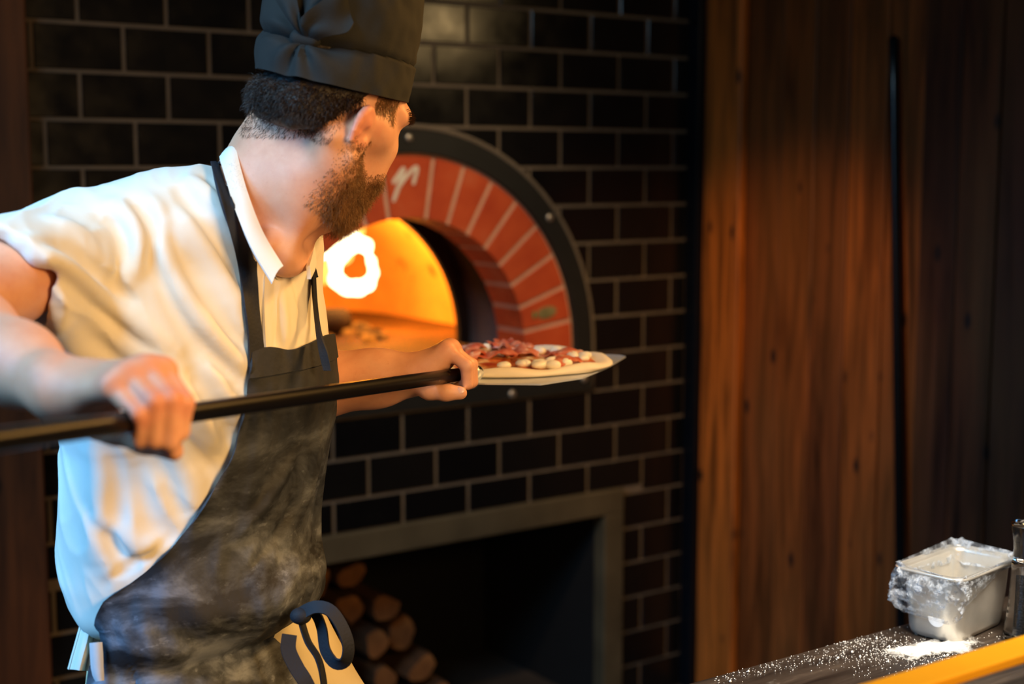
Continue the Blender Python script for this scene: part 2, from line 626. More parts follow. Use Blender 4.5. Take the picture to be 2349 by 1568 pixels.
def sheet(G, t, close_u=False):
    """closed thin shell of thickness t around a grid of points G[rows, cols, 3]; returns verts, quads"""
    G = np.asarray(G, float)
    nr, nc = G.shape[:2]
    if close_u:
        du = np.roll(G, -1, 1) - np.roll(G, 1, 1)
    else:
        du = np.gradient(G, axis=1)
    dv = np.gradient(G, axis=0)
    nrm = np.cross(du, dv)
    nrm /= np.linalg.norm(nrm, axis=2)[..., None] + 1e-12
    A = G + nrm * t / 2
    B = G - nrm * t / 2
    v = np.concatenate([A.reshape(-1, 3), B.reshape(-1, 3)])
    N = nr * nc
    f = []
    cc = nc if close_u else nc - 1
    for i in range(nr - 1):
        for j in range(cc):
            k = (j + 1) % nc
            a, b, c, d = i * nc + j, i * nc + k, (i + 1) * nc + k, (i + 1) * nc + j
            f.append((a, b, c, d))
            f.append((N + d, N + c, N + b, N + a))
    for j in range(cc):
        k = (j + 1) % nc
        f.append((k, j, N + j, N + k))
        q = (nr - 1) * nc
        f.append((q + j, q + k, N + q + k, N + q + j))
    if not close_u:
        for i in range(nr - 1):
            a, d = i * nc, (i + 1) * nc
            f.append((a, d, N + d, N + a))
            a, d = i * nc + nc - 1, (i + 1) * nc + nc - 1
            f.append((d, a, N + a, N + d))
    return v, np.array(f)


def catmull(pts, n, closed=False):
    pts = np.asarray(pts, float)
    m = len(pts)
    t = np.linspace(0, m if closed else m - 1, n, endpoint=not closed)
    out = []
    for x in t:
        i = int(math.floor(x))
        u = x - i
        if closed:
            idx = [(i - 1) % m, i % m, (i + 1) % m, (i + 2) % m]
        else:
            if i >= m - 1:
                i, u = m - 2, 1.0
            idx = [max(i - 1, 0), i, i + 1, min(i + 2, m - 1)]
        p0, p1, p2, p3 = pts[idx[0]], pts[idx[1]], pts[idx[2]], pts[idx[3]]
        out.append(0.5 * (2 * p1 + (p2 - p0) * u + (2 * p0 - 5 * p1 + 4 * p2 - p3) * u * u + (3 * p1 - p0 - 3 * p2 + p3) * u ** 3))
    return np.array(out)


# ------------------------------------------------------------------ implicit surfaces
def smin(a, b, k):
    h = np.maximum(k - np.abs(a - b), 0) / k
    return np.minimum(a, b) - h * h * k * 0.25


def vnoise(p, seed=0):
    """smooth value noise, -1..1"""
    i = np.floor(p).astype(np.int64)
    f = p - i
    f = f * f * (3 - 2 * f)

    def h(x, y, z):
        n = (x * 374761393 + y * 668265263 + z * 2147483647 + seed * 1274126177) & 0xffffffff
        n = ((n ^ (n >> 13)) * 1274126177) & 0xffffffff
        return ((n ^ (n >> 16)) & 0xffff) / 32767.5 - 1.0
    r = 0
    for dx in (0, 1):
        for dy in (0, 1):
            for dz in (0, 1):
                w = (f[:, 0] if dx else 1 - f[:, 0]) * (f[:, 1] if dy else 1 - f[:, 1]) * (f[:, 2] if dz else 1 - f[:, 2])
                r = r + w * h(i[:, 0] + dx, i[:, 1] + dy, i[:, 2] + dz)
    return r


class Field:
    def __init__(self):
        self.ops = []

    def raw(self, fn, lo, hi, k=0.01, op='u'):
        self.ops.append((fn, np.asarray(lo, float), np.asarray(hi, float), k, op))
        return self

    def cone(self, a, b, ra, rb, k=0.01, op='u'):
        a, b = np.asarray(a, float), np.asarray(b, float)
        ba = b - a
        q = max(float(ba @ ba), 1e-12)
        R = max(ra, rb)

        def fn(p):
            h = np.clip((p - a) @ ba / q, 0, 1)
            return np.linalg.norm(p - a - h[:, None] * ba, axis=1) - (ra + (rb - ra) * h)
        return self.raw(fn, np.minimum(a, b) - R, np.maximum(a, b) + R, k, op)

    def poly(self, pts, rad, k=0.01, op='u'):
        rad = np.broadcast_to(np.asarray(rad, float), (len(pts),))
        for i in range(len(pts) - 1):
            self.cone(pts[i], pts[i + 1], rad[i], rad[i + 1], k, op)
        return self

    def ell(self, c, R, rad, k=0.01, op='u'):
        """R rows = axes"""
        c, R, rad = np.asarray(c, float), np.asarray(R, float), np.asarray(rad, float)
        m = rad.max()

        def fn(p):
            q = (p - c) @ R.T
            l = np.linalg.norm(q, axis=1)
            s = np.linalg.norm(q / rad, axis=1)
            return np.where(s > 1e-6, l * (1 - 1 / np.maximum(s, 1e-6)), -rad.min())
        return self.raw(fn, c - m, c + m, k, op)

    def __call__(self, p):
        d = np.full(len(p), 0.5)
        for fn, lo, hi, k, op in self.ops:
            pad = 0.035 + k
            m = np.all((p > lo - pad) & (p < hi + pad), axis=1)
            if not m.any():
                continue
            v = fn(p[m])
            if op == 'u':
                d[m] = smin(d[m], v, k)
            elif op == 's':
                d[m] = -smin(-d[m], v, k)
            elif op == 'i':
                d[m] = -smin(-d[m], -v, k)
            elif op == 'd':
                d[m] = d[m] + v
        return d

    def bounds(self):
        lo = np.min([o[1] for o in self.ops if o[4] == 'u'], axis=0)
        hi = np.max([o[2] for o in self.ops if o[4] == 'u'], axis=0)
        return lo, hi

    def grad(self, p, e=0.0015):
        g = np.stack([self(p + np.eye(3)[i] * e) - self(p - np.eye(3)[i] * e) for i in range(3)], 1)
        return g / (np.linalg.norm(g, axis=1)[:, None] + 1e-12)

    def cast(self, px, py, t0=1.1, t1=2.6, step=0.004):
        """first hit of the sight line through an image position, level frame"""
        px, py = np.atleast_1d(px).astype(float), np.atleast_1d(py).astype(float)
        ts = np.arange(t0, t1, step)
        out = []
        for x, y in zip(px, py):
            pts = np.array([PL(x, y, 1.0) - [0, 0, HC]]) * ts[:, None] + [0, 0, HC]
            d = self(pts)
            i = np.argmax(d < 0)
            if d[i] >= 0:
                i = int(np.argmin(d))
                out.append(pts[i])
            else:
                u = d[i - 1] / (d[i - 1] - d[i] + 1e-9)
                out.append(pts[i - 1] + (pts[i] - pts[i - 1]) * u)
        return np.array(out)

    def mesh(self, h=0.003, k=4, relax=2):
        """sparse surface nets; returns level-frame verts and quads"""
        lo, hi = self.bounds()
        lo, hi = lo - 3 * h * k, hi + 3 * h * k
        H = h * k
        n = np.ceil((hi - lo) / H).astype(int)
        gx, gy, gz = [np.arange(m) for m in n]
        act = []
        for ix in range(0, n[0], 8):
            X, Y, Z = np.meshgrid(gx[ix:ix + 8], gy, gz, indexing='ij')
            c = np.stack([X.ravel(), Y.ravel(), Z.ravel()], 1)
            d = self(lo + (c + 0.5) * H)
            act.append(c[np.abs(d) < H * 1.8])
        act = np.concatenate(act)
        o = np.stack(np.meshgrid(*[np.arange(k)] * 3, indexing='ij'), -1).reshape(-1, 3)
        cells = (act[:, None, :] * k + o[None]).reshape(-1, 3)
        dim = n * k + 2
        key = lambda q: (q[:, 0] * dim[1] + q[:, 1]) * dim[2] + q[:, 2]
        ck = np.sort(key(cells))
        cells = np.stack([ck // (dim[1] * dim[2]), (ck // dim[2]) % dim[1], ck % dim[2]], 1)
        cor = np.stack(np.meshgrid([0, 1], [0, 1], [0, 1], indexing='ij'), -1).reshape(-1, 3)
        pk = np.unique(np.concatenate([key(cells + q) for q in cor]))
        pts = np.stack([pk // (dim[1] * dim[2]), (pk // dim[2]) % dim[1], pk % dim[2]], 1)
        val = np.concatenate([self(lo + pts[i:i + 400000] * h) for i in range(0, len(pts), 400000)])
        cv = np.stack([val[np.searchsorted(pk, key(cells + q))] for q in cor], 1)
        s = cv < 0
        mixed = s.any(1) & ~s.all(1)
        cells, cv, ck = cells[mixed], cv[mixed], ck[mixed]
        acc = np.zeros((len(cells), 3))
        cnt = np.zeros(len(cells))
        ci = {tuple(q): i for i, q in enumerate(cor)}
        for q in cor:
            for ax in range(3):
                if q[ax] == 0:
                    q2 = q.copy()
                    q2[ax] = 1
                    a, b = cv[:, ci[tuple(q)]], cv[:, ci[tuple(q2)]]
                    m = (a < 0) != (b < 0)
                    t = a[m] / (a[m] - b[m])
                    acc[m] += q + t[:, None] * (q2 - q)
                    cnt[m] += 1
        V = lo + (cells + acc / cnt[:, None]) * h
        faces = []
        for ax in range(3):
            u, w = (ax + 1) % 3, (ax + 2) % 3
            e = np.eye(3, dtype=int)
            va = val[np.searchsorted(pk, ck)]
            kb = key(cells + e[ax])
            vb = val[np.clip(np.searchsorted(pk, kb), 0, len(pk) - 1)]
            m = (va < 0) != (vb < 0)
            base = cells[m]
            q = [base, base - e[u], base - e[u] - e[w], base - e[w]]
            idx = []
            ok = np.ones(len(base), bool)
            for c in q:
                kk = key(c)
                j = np.clip(np.searchsorted(ck, kk), 0, len(ck) - 1)
                ok &= ck[j] == kk
                idx.append(j)
            idx = np.stack(idx, 1)[ok]
            fl = (va[m] < 0)[ok]
            idx[~fl] = idx[~fl][:, ::-1]
            faces.append(idx)
        Fq = np.concatenate(faces)
        for _ in range(relax):
            E = np.concatenate([Fq[:, [0, 1]], Fq[:, [1, 2]], Fq[:, [2, 3]], Fq[:, [3, 0]]])
            sm = np.zeros_like(V)
            c = np.zeros(len(V))
            for ax in range(3):
                sm[:, ax] = np.bincount(E[:, 0], V[E[:, 1], ax], len(V)) + np.bincount(E[:, 1], V[E[:, 0], ax], len(V))
            c = np.bincount(E[:, 0], minlength=len(V)) + np.bincount(E[:, 1], minlength=len(V))
            V = V * 0.5 + 0.5 * sm / np.maximum(c, 1)[:, None]
        return V, Fq


# ================================================================== the room
PV, PU = 0.107, 0.20734            # tile pitch: courses, along the wall
zJ = lambda J: HC + (4.0143 - J) * PV
XC, ZC = -0.08, 1.095              # centre of the oven arch
R_FRAME, R_BRICK, R_MOUTH = 0.606, 0.545, 0.376
Z_BASE, Z_FLOOR = zJ(10) + 0.004, 1.068
WALL_R = 0.885                     # right end of the tiling
REC = (-0.95, 0.645, 0.0, 0.660)   # firewood recess in the tiling: x0, x1, z0, z1


def arch_poly(R, zb, n=48):
    a = np.linspace(0, math.pi, n)
    p = [(XC + R, zb)] + [(XC + R * math.cos(t), ZC + R * math.sin(t)) for t in a] + [(XC - R, zb)]
    return p


def prism_xz(poly, y0, y1):
    n = len(poly)
    v = [(x, y0, z) for x, z in poly] + [(x, y1, z) for x, z in poly]
    f = [tuple(range(n))] + [tuple(range(2 * n - 1, n - 1, -1))]
    for i in range(n):
        j = (i + 1) % n
        f.append((j, i, n + i, n + j))
    return v, f


def recalc(me):
    bm = bmesh.new()
    bm.from_mesh(me)
    bmesh.ops.recalc_face_normals(bm, faces=bm.faces[:])
    bm.to_mesh(me)
    bm.free()


def cut(objs_mb, cutters):
    """boolean-difference a builder's mesh by cutter prisms; returns verts, faces, material ids, tone"""
    v = np.concatenate(objs_mb.v)
    me = bpy.data.meshes.new('tmp')
    me.from_pydata([tuple(q) for q in v], [], objs_mb.f)
    recalc(me)
    me.materials.append(MAT['tile'])
    a = me.attributes.new('tone', 'FLOAT', 'POINT')
    a.data.foreach_set('value', np.asarray(objs_mb.tone, np.float32))
    o = bpy.data.objects.new('tmp', me)
    col.objects.link(o)
    tmp = []
    for cv, cf in cutters:
        cm = bpy.data.meshes.new('tmpc')
        cm.from_pydata([tuple(q) for q in cv], [], cf)
        recalc(cm)
        co = bpy.data.objects.new('tmpc', cm)
        col.objects.link(co)
        tmp.append(co)
        md = o.modifiers.new('b', 'BOOLEAN')
        md.operation = 'DIFFERENCE'
        md.object = co
        md.solver = 'EXACT'
    dg = bpy.context.evaluated_depsgraph_get()
    ev = o.evaluated_get(dg).to_mesh()
    V = np.array([w.co[:] for w in ev.vertices])
    Fc = [tuple(p.vertices) for p in ev.polygons]
    tn = np.zeros(len(V))
    at = ev.attributes.get('tone')
    if at is not None and len(at.data) == len(V):
        at.data.foreach_get('value', tn)
    for q in tmp + [o]:
        bpy.data.objects.remove(q, do_unlink=True)
    return V, Fc, tn


def build_tiled_wall():
    mb = MB()
    g = 0.0045
    rr = random.Random(3)
    for J in range(-9, 20):
        z1, z0 = zJ(J) - g, zJ(J + 1) + g
        if z1 < 0.02:
            continue
        z0 = max(z0, 0.0)
        off = 0.0 if J % 2 else 0.5
        if J % 2 == 0:
            off = 0.5
        sh = 0.022 if J == 3 else 0.0
        for k in range(-2, 12):
            x0 = (k + off - 5) * PU + g + (sh if k < 4 else 0)
            x1 = x0 + PU - 2 * g - (sh if k == 3 else 0)
            x1 = min(x1, WALL_R)
            x0 = max(x0, -1.42)
            if x1 - x0 < 0.012:
                continue
            a0, a1, b0, b1 = x0, x1, z0, z1
            # the firewood recess cuts the lower courses
            if b0 < REC[3] and a1 > REC[0] and a0 < REC[1]:
                if b1 > REC[3] + 0.012:
                    b0 = REC[3] + 0.002
                elif a0 < REC[0] - 0.012:
                    a1 = REC[0]
                elif a1 > REC[1] + 0.012:
                    a0 = REC[1] + 0.002
                else:
                    continue
            bm = 0.0022
            t = [rr.uniform(-0.0007, 0.0007) for _ in range(3)]
            yf = lambda x, z: -0.008 + t[0] + (t[1] * (x - a0) / (a1 - a0) + t[2] * (z - b0) / (b1 - b0))
            v = [(a0, 0.004, b0), (a1, 0.004, b0), (a1, 0.004, b1), (a0, 0.004, b1),
                 (a0, -0.005, b0), (a1, -0.005, b0), (a1, -0.005, b1), (a0, -0.005, b1)]
            for x, z in ((a0 + bm, b0 + bm), (a1 - bm, b0 + bm), (a1 - bm, b1 - bm), (a0 + bm, b1 - bm)):
                v.append((x, yf(x, z), z))
            f = [(0, 1, 2, 3), (4, 0, 3, 7), (1, 5, 6, 2), (0, 4, 5, 1), (3, 2, 6, 7),
                 (4, 8, 9, 5), (5, 9, 10, 6), (6, 10, 11, 7), (7, 11, 8, 4), (8, 11, 10, 9)]
            f = [tuple(reversed(q)) for q in f]
            tone = rr.uniform(0.0, 0.45)
            mb.add(v, f, 0, tone)
    # tiles the arch cuts through are trimmed one by one; tiles wholly inside it are left out
    Rc, Zc = R_FRAME + 0.014, Z_BASE - 0.004
    cutter = prism_xz(arch_poly(Rc, Zc), -0.05, 0.05)

    def inside(x, z):
        if z < Zc or abs(x - XC) > Rc:
            return False
        return z <= ZC or (x - XC) ** 2 + (z - ZC) ** 2 < Rc * Rc
    Vs, Fc, tn, nv = [], [], [], 0
    for ti, v in enumerate(mb.v):
        xs, zs_ = np.linspace(v[:4, 0].min(), v[:4, 0].max(), 12), np.linspace(v[:4, 2].min(), v[:4, 2].max(), 8)
        ins = [inside(x, z) for x in xs for z in zs_]
        fl = [tuple(i - ti * 12 for i in q) for q in mb.f[ti * 10:ti * 10 + 10]]
        tone = mb.tone[ti * 12]
        if all(ins):
            continue
        if any(ins):
            one = MB()
            one.add(v, fl, 0, tone)
            v, fl, _ = cut(one, [cutter])
            if len(v) == 0:
                continue
        Vs.append(v)
        Fc += [tuple(i + nv for i in q) for q in fl]
        tn.append(np.full(len(v), tone))
        nv += len(v)
    V, tn = np.concatenate(Vs), np.concatenate(tn)
    gb = MB()
    gb.box(-1.42, WALL_R + 0.05, -0.0035, 0.10, 0.0, 2.7)
    G, Gf, _ = cut(gb, [prism_xz(arch_poly(R_BRICK + 0.012, Z_FLOOR - 0.03), -0.2, 0.3),
                        prism_xz([(REC[0], -0.1), (REC[1], -0.1), (REC[1], REC[3]), (REC[0], REC[3])], -0.2, 0.3)])
    n = len(V)
    o = mobj('wall_back', np.concatenate([V, G]), Fc + [tuple(i + n for i in q) for q in Gf], ['tile', 'grout'],
             mi=[0] * len(Fc) + [1] * len(Gf), smooth=False, attrs={'tone': np.concatenate([tn, np.zeros(len(G))])})
    setp(o, kind='structure')


build_tiled_wall()


def build_oven():
    T = thing('pizza_oven', 'wood-fired pizza oven with red brick arch and black steel surround in the tiled wall', 'oven', (XC, 0.0, 0.0))
    # black steel surround
    n = 64
    a = np.linspace(0, math.pi, n)
    outer = [(XC + R_FRAME, Z_BASE)] + [(XC + R_FRAME * math.cos(t), ZC + R_FRAME * math.sin(t)) for t in a] + [(XC - R_FRAME, Z_BASE)]
    inner = [(XC + R_BRICK, Z_FLOOR - 0.008)] + [(XC + R_BRICK * math.cos(t), ZC + R_BRICK * math.sin(t)) for t in a] + [(XC - R_BRICK, Z_FLOOR - 0.008)]
    m = len(outer)
    v, f = [], []
    for loop, ins in ((outer, -1), (inner, 1)):
        pass
    y0, y1, b = -0.016, 0.012, 0.002
    ci = np.array([XC, ZC])
    L = []
    for y, lo, li in ((y1, outer, inner), (y0 + b, outer, inner), (y0, None, None)):
        if lo is None:
            so = [tuple(ci + (np.array(p) - ci) * (1 - b / R_FRAME)) for p in outer]
            si = [tuple(ci + (np.array(p) - ci) * (1 + b / R_BRICK)) for p in inner]
            L.append((y, so, si))
        else:
            L.append((y, lo, li))
    for y, lo, li in L:
        v += [(x, y, z) for x, z in lo] + [(x, y, z) for x, z in li]
    S = 2 * m

    def q(lev, which, i):
        return lev * S + which * m + (i % m)
    for i in range(m):
        j = i + 1
        for lev in (0, 1):
            f.append((q(lev, 0, i), q(lev, 0, j), q(lev + 1, 0, j), q(lev + 1, 0, i)))
            f.append((q(lev + 1, 1, i), q(lev + 1, 1, j), q(lev, 1, j), q(lev, 1, i)))
        f.append((q(2, 0, i), q(2, 0, j), q(2, 1, j), q(2, 1, i)))
        f.append((q(0, 0, j), q(0, 0, i), q(0, 1, i), q(0, 1, j)))
    fr = mobj('surround', v, f, 'black_steel', T, smooth=False)
    # bolts in the surround
    for bx, bz in ((XC - 0.003, ZC + 0.583), (0.370, 1.463), (0.243, 0.978), (XC - 0.45, 1.463), (XC - 0.33, 0.978), (XC + 0.575, 1.0)):
        mb = MB()
        mb.lathe([(0.0115, 0.0), (0.0115, 0.003), (0.009, 0.006), (0.004, 0.0075)], (bx, y0, bz), 16, axis='y')
        mb.build('bolt', 'bolt', fr, smooth=True)
    # grout bead round the surround
    mb = MB()
    p = [(x, -0.004, z) for x, z in arch_poly(R_FRAME + 0.0075, Z_BASE)]
    mb.tube(p, 0.0085, 8)
    mb.build('grout_bead', 'grout', T, smooth=True)
    # brick arch: voussoirs and mortar
    ang = [8.0, 18.7, 29.2, 39.7, 50.0, 60.4, 70.9, 81.4]
    cuts = [-2.5] + ang + [180 - t for t in reversed(ang)] + [182.5]
    mb = MB()
    for i in range(len(cuts) - 1):
        g = 0.0062
        t0, t1 = math.radians(cuts[i]), math.radians(cuts[i + 1])
        ro, ri = R_BRICK - 0.006, R_MOUTH
        k = 5
        v = []
        for r in (ri, ro):
            gg = g / r
            for s in np.linspace(t0 + gg, t1 - gg, k):
                v.append((r, s))
        pts = []
        for y, ins in ((-0.004, 0.0015), (-0.001, 0.0), (0.13, 0.0)):
            for idx, (r, s) in enumerate(v):
                rr = r + (ins if r == ri else -ins)
                w = s
                if idx % k == 0:
                    w += ins / r
                if idx % k == k - 1:
                    w -= ins / r
                pts.append((XC + rr * math.cos(w), y, ZC + rr * math.sin(w)))
        f = []
        N = 2 * k
        for lev in (0, 1):
            o0, o1 = lev * N, (lev + 1) * N
            ring = list(range(k)) + list(range(2 * k - 1, k - 1, -1))
            for a_ in range(N):
                b_ = (a_ + 1) % N
                f.append((o0 + ring[a_], o0 + ring[b_], o1 + ring[b_], o1 + ring[a_]))
        for j in range(k - 1):
            f.append((j, k + j, k + j + 1, j + 1))
            f.append((2 * N + j, 2 * N + j + 1, 2 * N + k + j + 1, 2 * N + k + j))
        mb.add(pts, f, 0)
    # mortar ring behind the brick faces
    aa = np.linspace(math.radians(-3), math.radians(183), 80)
    v = []
    for y in (0.0005, 0.128):
        for r in (R_MOUTH + 0.0015, R_BRICK + 0.002):
            v += [(XC + r * math.cos(t), y, ZC + r * math.sin(t)) for t in aa]
    f = []
    for i in range(79):
        f += [(i, 80 + i, 81 + i, i + 1), (i + 1, 161 + i, 160 + i, i), (240 + i, 241 + i, 81 + i, 80 + i), (160 + i, 161 + i, 241 + i, 240 + i)]
    mb.add(v, f, 1)
    mb.build('brick_arch', ['brick', 'pink_mortar'], T, smooth=False)
    # painted mark on the keystone
    def mk(px, py):
        return on_y(860 + px / 10.455, 330 + py / 10.455, -0.0052)
    mb = MB()
    for st, w in (([(430, 950), (560, 760), (690, 590), (650, 760), (560, 1050), (440, 1390)], 0.0062),
                  ([(560, 1060), (700, 850), (860, 660), (990, 560), (1010, 640), (960, 820), (920, 980)], 0.0058)):
        c = catmull([mk(*p) for p in st], 30)
        tb = MB()
        tb.tube(c, [w * k for k in [0.5, 0.8] + [1.0] * 26 + [0.8, 0.5]], 10)
        q = tb.v[0]
        q[:, 1] = -0.0048 + (q[:, 1] - c[0][1]) * 0.12
        mb.add(q, tb.f)
    mb.build('painted_mark', 'white_paint', T)
    # oval badge low on the right of the arch
    c = on_y(1254, 716, -0.006)
    th = np.linspace(0, 2 * math.pi, 32, endpoint=False)
    tl = 0.15
    e = [(0.034 * math.cos(t), 0.0165 * math.sin(t)) for t in th]
    e = [(c[0] + x * math.cos(tl) - z * math.sin(tl), c[2] + x * math.sin(tl) + z * math.cos(tl)) for x, z in e]
    v, f = prism_xz(e, -0.0075, -0.0035)
    bd = mobj('badge', v, f, 'badge', T, smooth=False)
    g0 = on_y(1226, 722, -0.008)
    v, f = prism_xz([(g0[0] + x, g0[2] + z) for x, z in ((-0.004, -0.009), (0.003, -0.009), (0.003, 0.009), (-0.004, 0.009))], -0.0085, -0.0065)
    mobj('badge_mark', v, f, 'green', bd, smooth=False)
    # vestibule between the arch and the dome
    RV, RD, YD = 0.47, 0.432, 0.42
    mb = MB()
    aa = np.linspace(math.radians(-4), math.radians(184), 60)
    v, f = [], []
    for y in (0.128, YD):
        v += [(XC + RV * math.cos(t), y, ZC + RV * math.sin(t)) for t in aa]
    for y in (0.128, YD):
        v += [(XC + (RV + 0.03) * math.cos(t), y, ZC + (RV + 0.03) * math.sin(t)) for t in aa]
    for i in range(59):
        f += [(i, i + 1, 61 + i, 60 + i), (120 + i, 180 + i, 181 + i, 121 + i)]
        f += [(i + 1, i, 120 + i, 121 + i)]
    mb.add(v, f)
    mb.build('vestibule', 'vestibule', T, smooth=True)
    mb = MB()
    v, f = [], []
    for y in (YD, YD + 0.02):
        for r in (RD, RV + 0.06):
            v += [(XC + r * math.cos(t), y, ZC - 0.012 + r * math.sin(t)) for t in aa]
    for i in range(59):
        f += [(i, 60 + i, 61 + i, i + 1), (i + 1, 121 + i, 120 + i, i)]
    mb.add(v, f)
    mb.build('dome_mouth', 'soot', T, smooth=False)
    # dome
    mb = MB()
    nu, nv = 120, 36
    v, f = [], []
    DC, DR = (-0.10, 1.05, 1.06), (0.72, 0.62, 0.48)
    for i in range(nv + 1):
        ph = math.pi / 2 * i / nv
        for j in range(nu):
            t = 2 * math.pi * j / nu
            ex = 0.6
            rr = math.cos(ph) ** ex
            se = (abs(math.cos(t)) ** 4 + abs(math.sin(t)) ** 4) ** -0.25
            v.append((DC[0] + DR[0] * rr * se * math.cos(t), DC[1] + DR[1] * rr * se * math.sin(t), DC[2] + DR[2] * math.sin(ph)))
    v = np.array(v)
    for i in range(nv):
        for j in range(nu):
            k = (j + 1) % nu
            q4 = (i * nu + j, i * nu + k, (i + 1) * nu + k, (i + 1) * nu + j)
            c = v[list(q4)].mean(0)
            if c[1] < 0.72 and (c[0] - XC) ** 2 + (c[2] - ZC) ** 2 < (RD + 0.045) ** 2:
                continue
            f.append(tuple(reversed(q4)))
    mobj('dome', v, f, 'firebrick', T, smooth=True)
    mb = MB()
    mb.box(-0.85, 0.65, -0.004, 1.70, Z_FLOOR - 0.05, Z_FLOOR, 0.003)
    mb.build('oven_floor', 'hearth', T)
    return T


OVEN = build_oven()


def build_fire():
    # flame tongues: positions read at the depth of the fire, Y = 0.72 behind the tiles
    Y = 0.78
    fp = lambda x, y, dy=0.0: on_y(x, y, Y + dy)
    core, outr = Field(), Field()
    ring = [(772, 640), (770, 605), (785, 585), (800, 560), (800, 520), (812, 545), (838, 565), (852, 600), (858, 625), (845, 650), (820, 662), (795, 662), (772, 640)]
    rr = [.018, .016, .014, .017, .007, .015, .016, .015, .015, .017, .020, .021, .020]
    core.poly([fp(x, y, 0.02 * math.sin(i)) for i, (x, y) in enumerate(ring)], rr, 0.02)
    core.poly([fp(798, 560), fp(760, 575, .02), fp(725, 590, .03), fp(690, 606, .04)], [.024, .020, .014, .010], 0.02)
    core.poly([fp(690, 606, .04), fp(660, 650, .05), fp(640, 715, .06)], [.012, .03, .05], 0.03)
    core.raw(lambda p: 0.010 * vnoise(p * 22, 3), np.array([-5, -5, -5]), np.array([5, 5, 5]), 0.01, 'd')
    outr.poly([fp(800, 560, .02), fp(820, 528, .02), fp(833, 505, .03)], [.026, .018, .006], 0.02)
    outr.poly([fp(735, 600, .04), fp(742, 625, .04), fp(750, 640, .04)], [.018, .020, .010], 0.02)
    outr.poly([fp(790, 585, .05), fp(745, 590, .05), fp(690, 615, .06)], [.03, .028, .022], 0.02)
    outr.poly([fp(690, 700, .05), fp(660, 600, .06), fp(650, 540, .06)], [.07, .05, .012], 0.04)
    outr.raw(lambda p: 0.010 * vnoise(p * 20, 5), np.array([-5, -5, -5]), np.array([5, 5, 5]), 0.01, 'd')
    o = mobj('flame', *core.mesh(0.006, 4, 2), 'flame_core', origin=on_y(780, 690, Y))
    setp(o, 'bright white-yellow flame curling in a loop inside the oven', 'flame')
    o2 = mobj('flame_tongue', *outr.mesh(0.006, 4, 2), 'flame_outer', o)
    # burning logs to the left of the flame
    base = on_y(735, 715, Y)
    for i, (dx, dy, a, ln, r, z, lb) in enumerate(((-0.08, 0.00, 0.35, 0.42, 0.045, 0.0, 'charred log lying on the oven floor under the flame'),
                                             (-0.13, 0.14, 0.35, 0.40, 0.042, 0.0, 'charred log at the back of the fire on the oven floor'),
                                             (-0.10, 0.07, 1.5, 0.36, 0.036, 0.094, 'charred log laid across the two lower logs of the fire'))):
        mb = MB()
        c = np.array([base[0] + dx, base[1] + dy, Z_FLOOR + r + z])
        d = np.array([math.cos(a), math.sin(a), 0.0])
        mb.tube([c + d * s for s in np.linspace(-ln / 2, ln / 2, 7)], [r * k for k in (.92, 1, .96, 1.02, .98, 1, .9)], 10)
        setp(mb.build('burning_log', 'charcoal', smooth=True, origin=c), lb, 'log', 'burning logs in the oven')
    mb = MB()
    r2 = random.Random(5)
    for i in range(60):
        x, y = base[0] + r2.uniform(-.28, .22), base[1] + r2.uniform(-.2, .2)
        s = r2.uniform(0.008, 0.02)
        mb.box(x - s, x + s, y - s, y + s, Z_FLOOR, Z_FLOOR + s * 1.3, s * 0.3, rot=np.array(Matrix.Rotation(r2.uniform(0, 3), 3, 'Z')), seg=1)
    setp(mb.build('embers', 'ember', origin=(base[0], base[1], Z_FLOOR)), 'bed of glowing embers on the oven floor around the logs', 'embers', kind='stuff')
    light('oven_fire', 'POINT', (base[0] + 0.20, base[1] + 0.02, Z_FLOOR + 0.29), (0, 0, 0), 38, (1.0, 0.33, 0.014), 0.08, level=False)


build_fire()


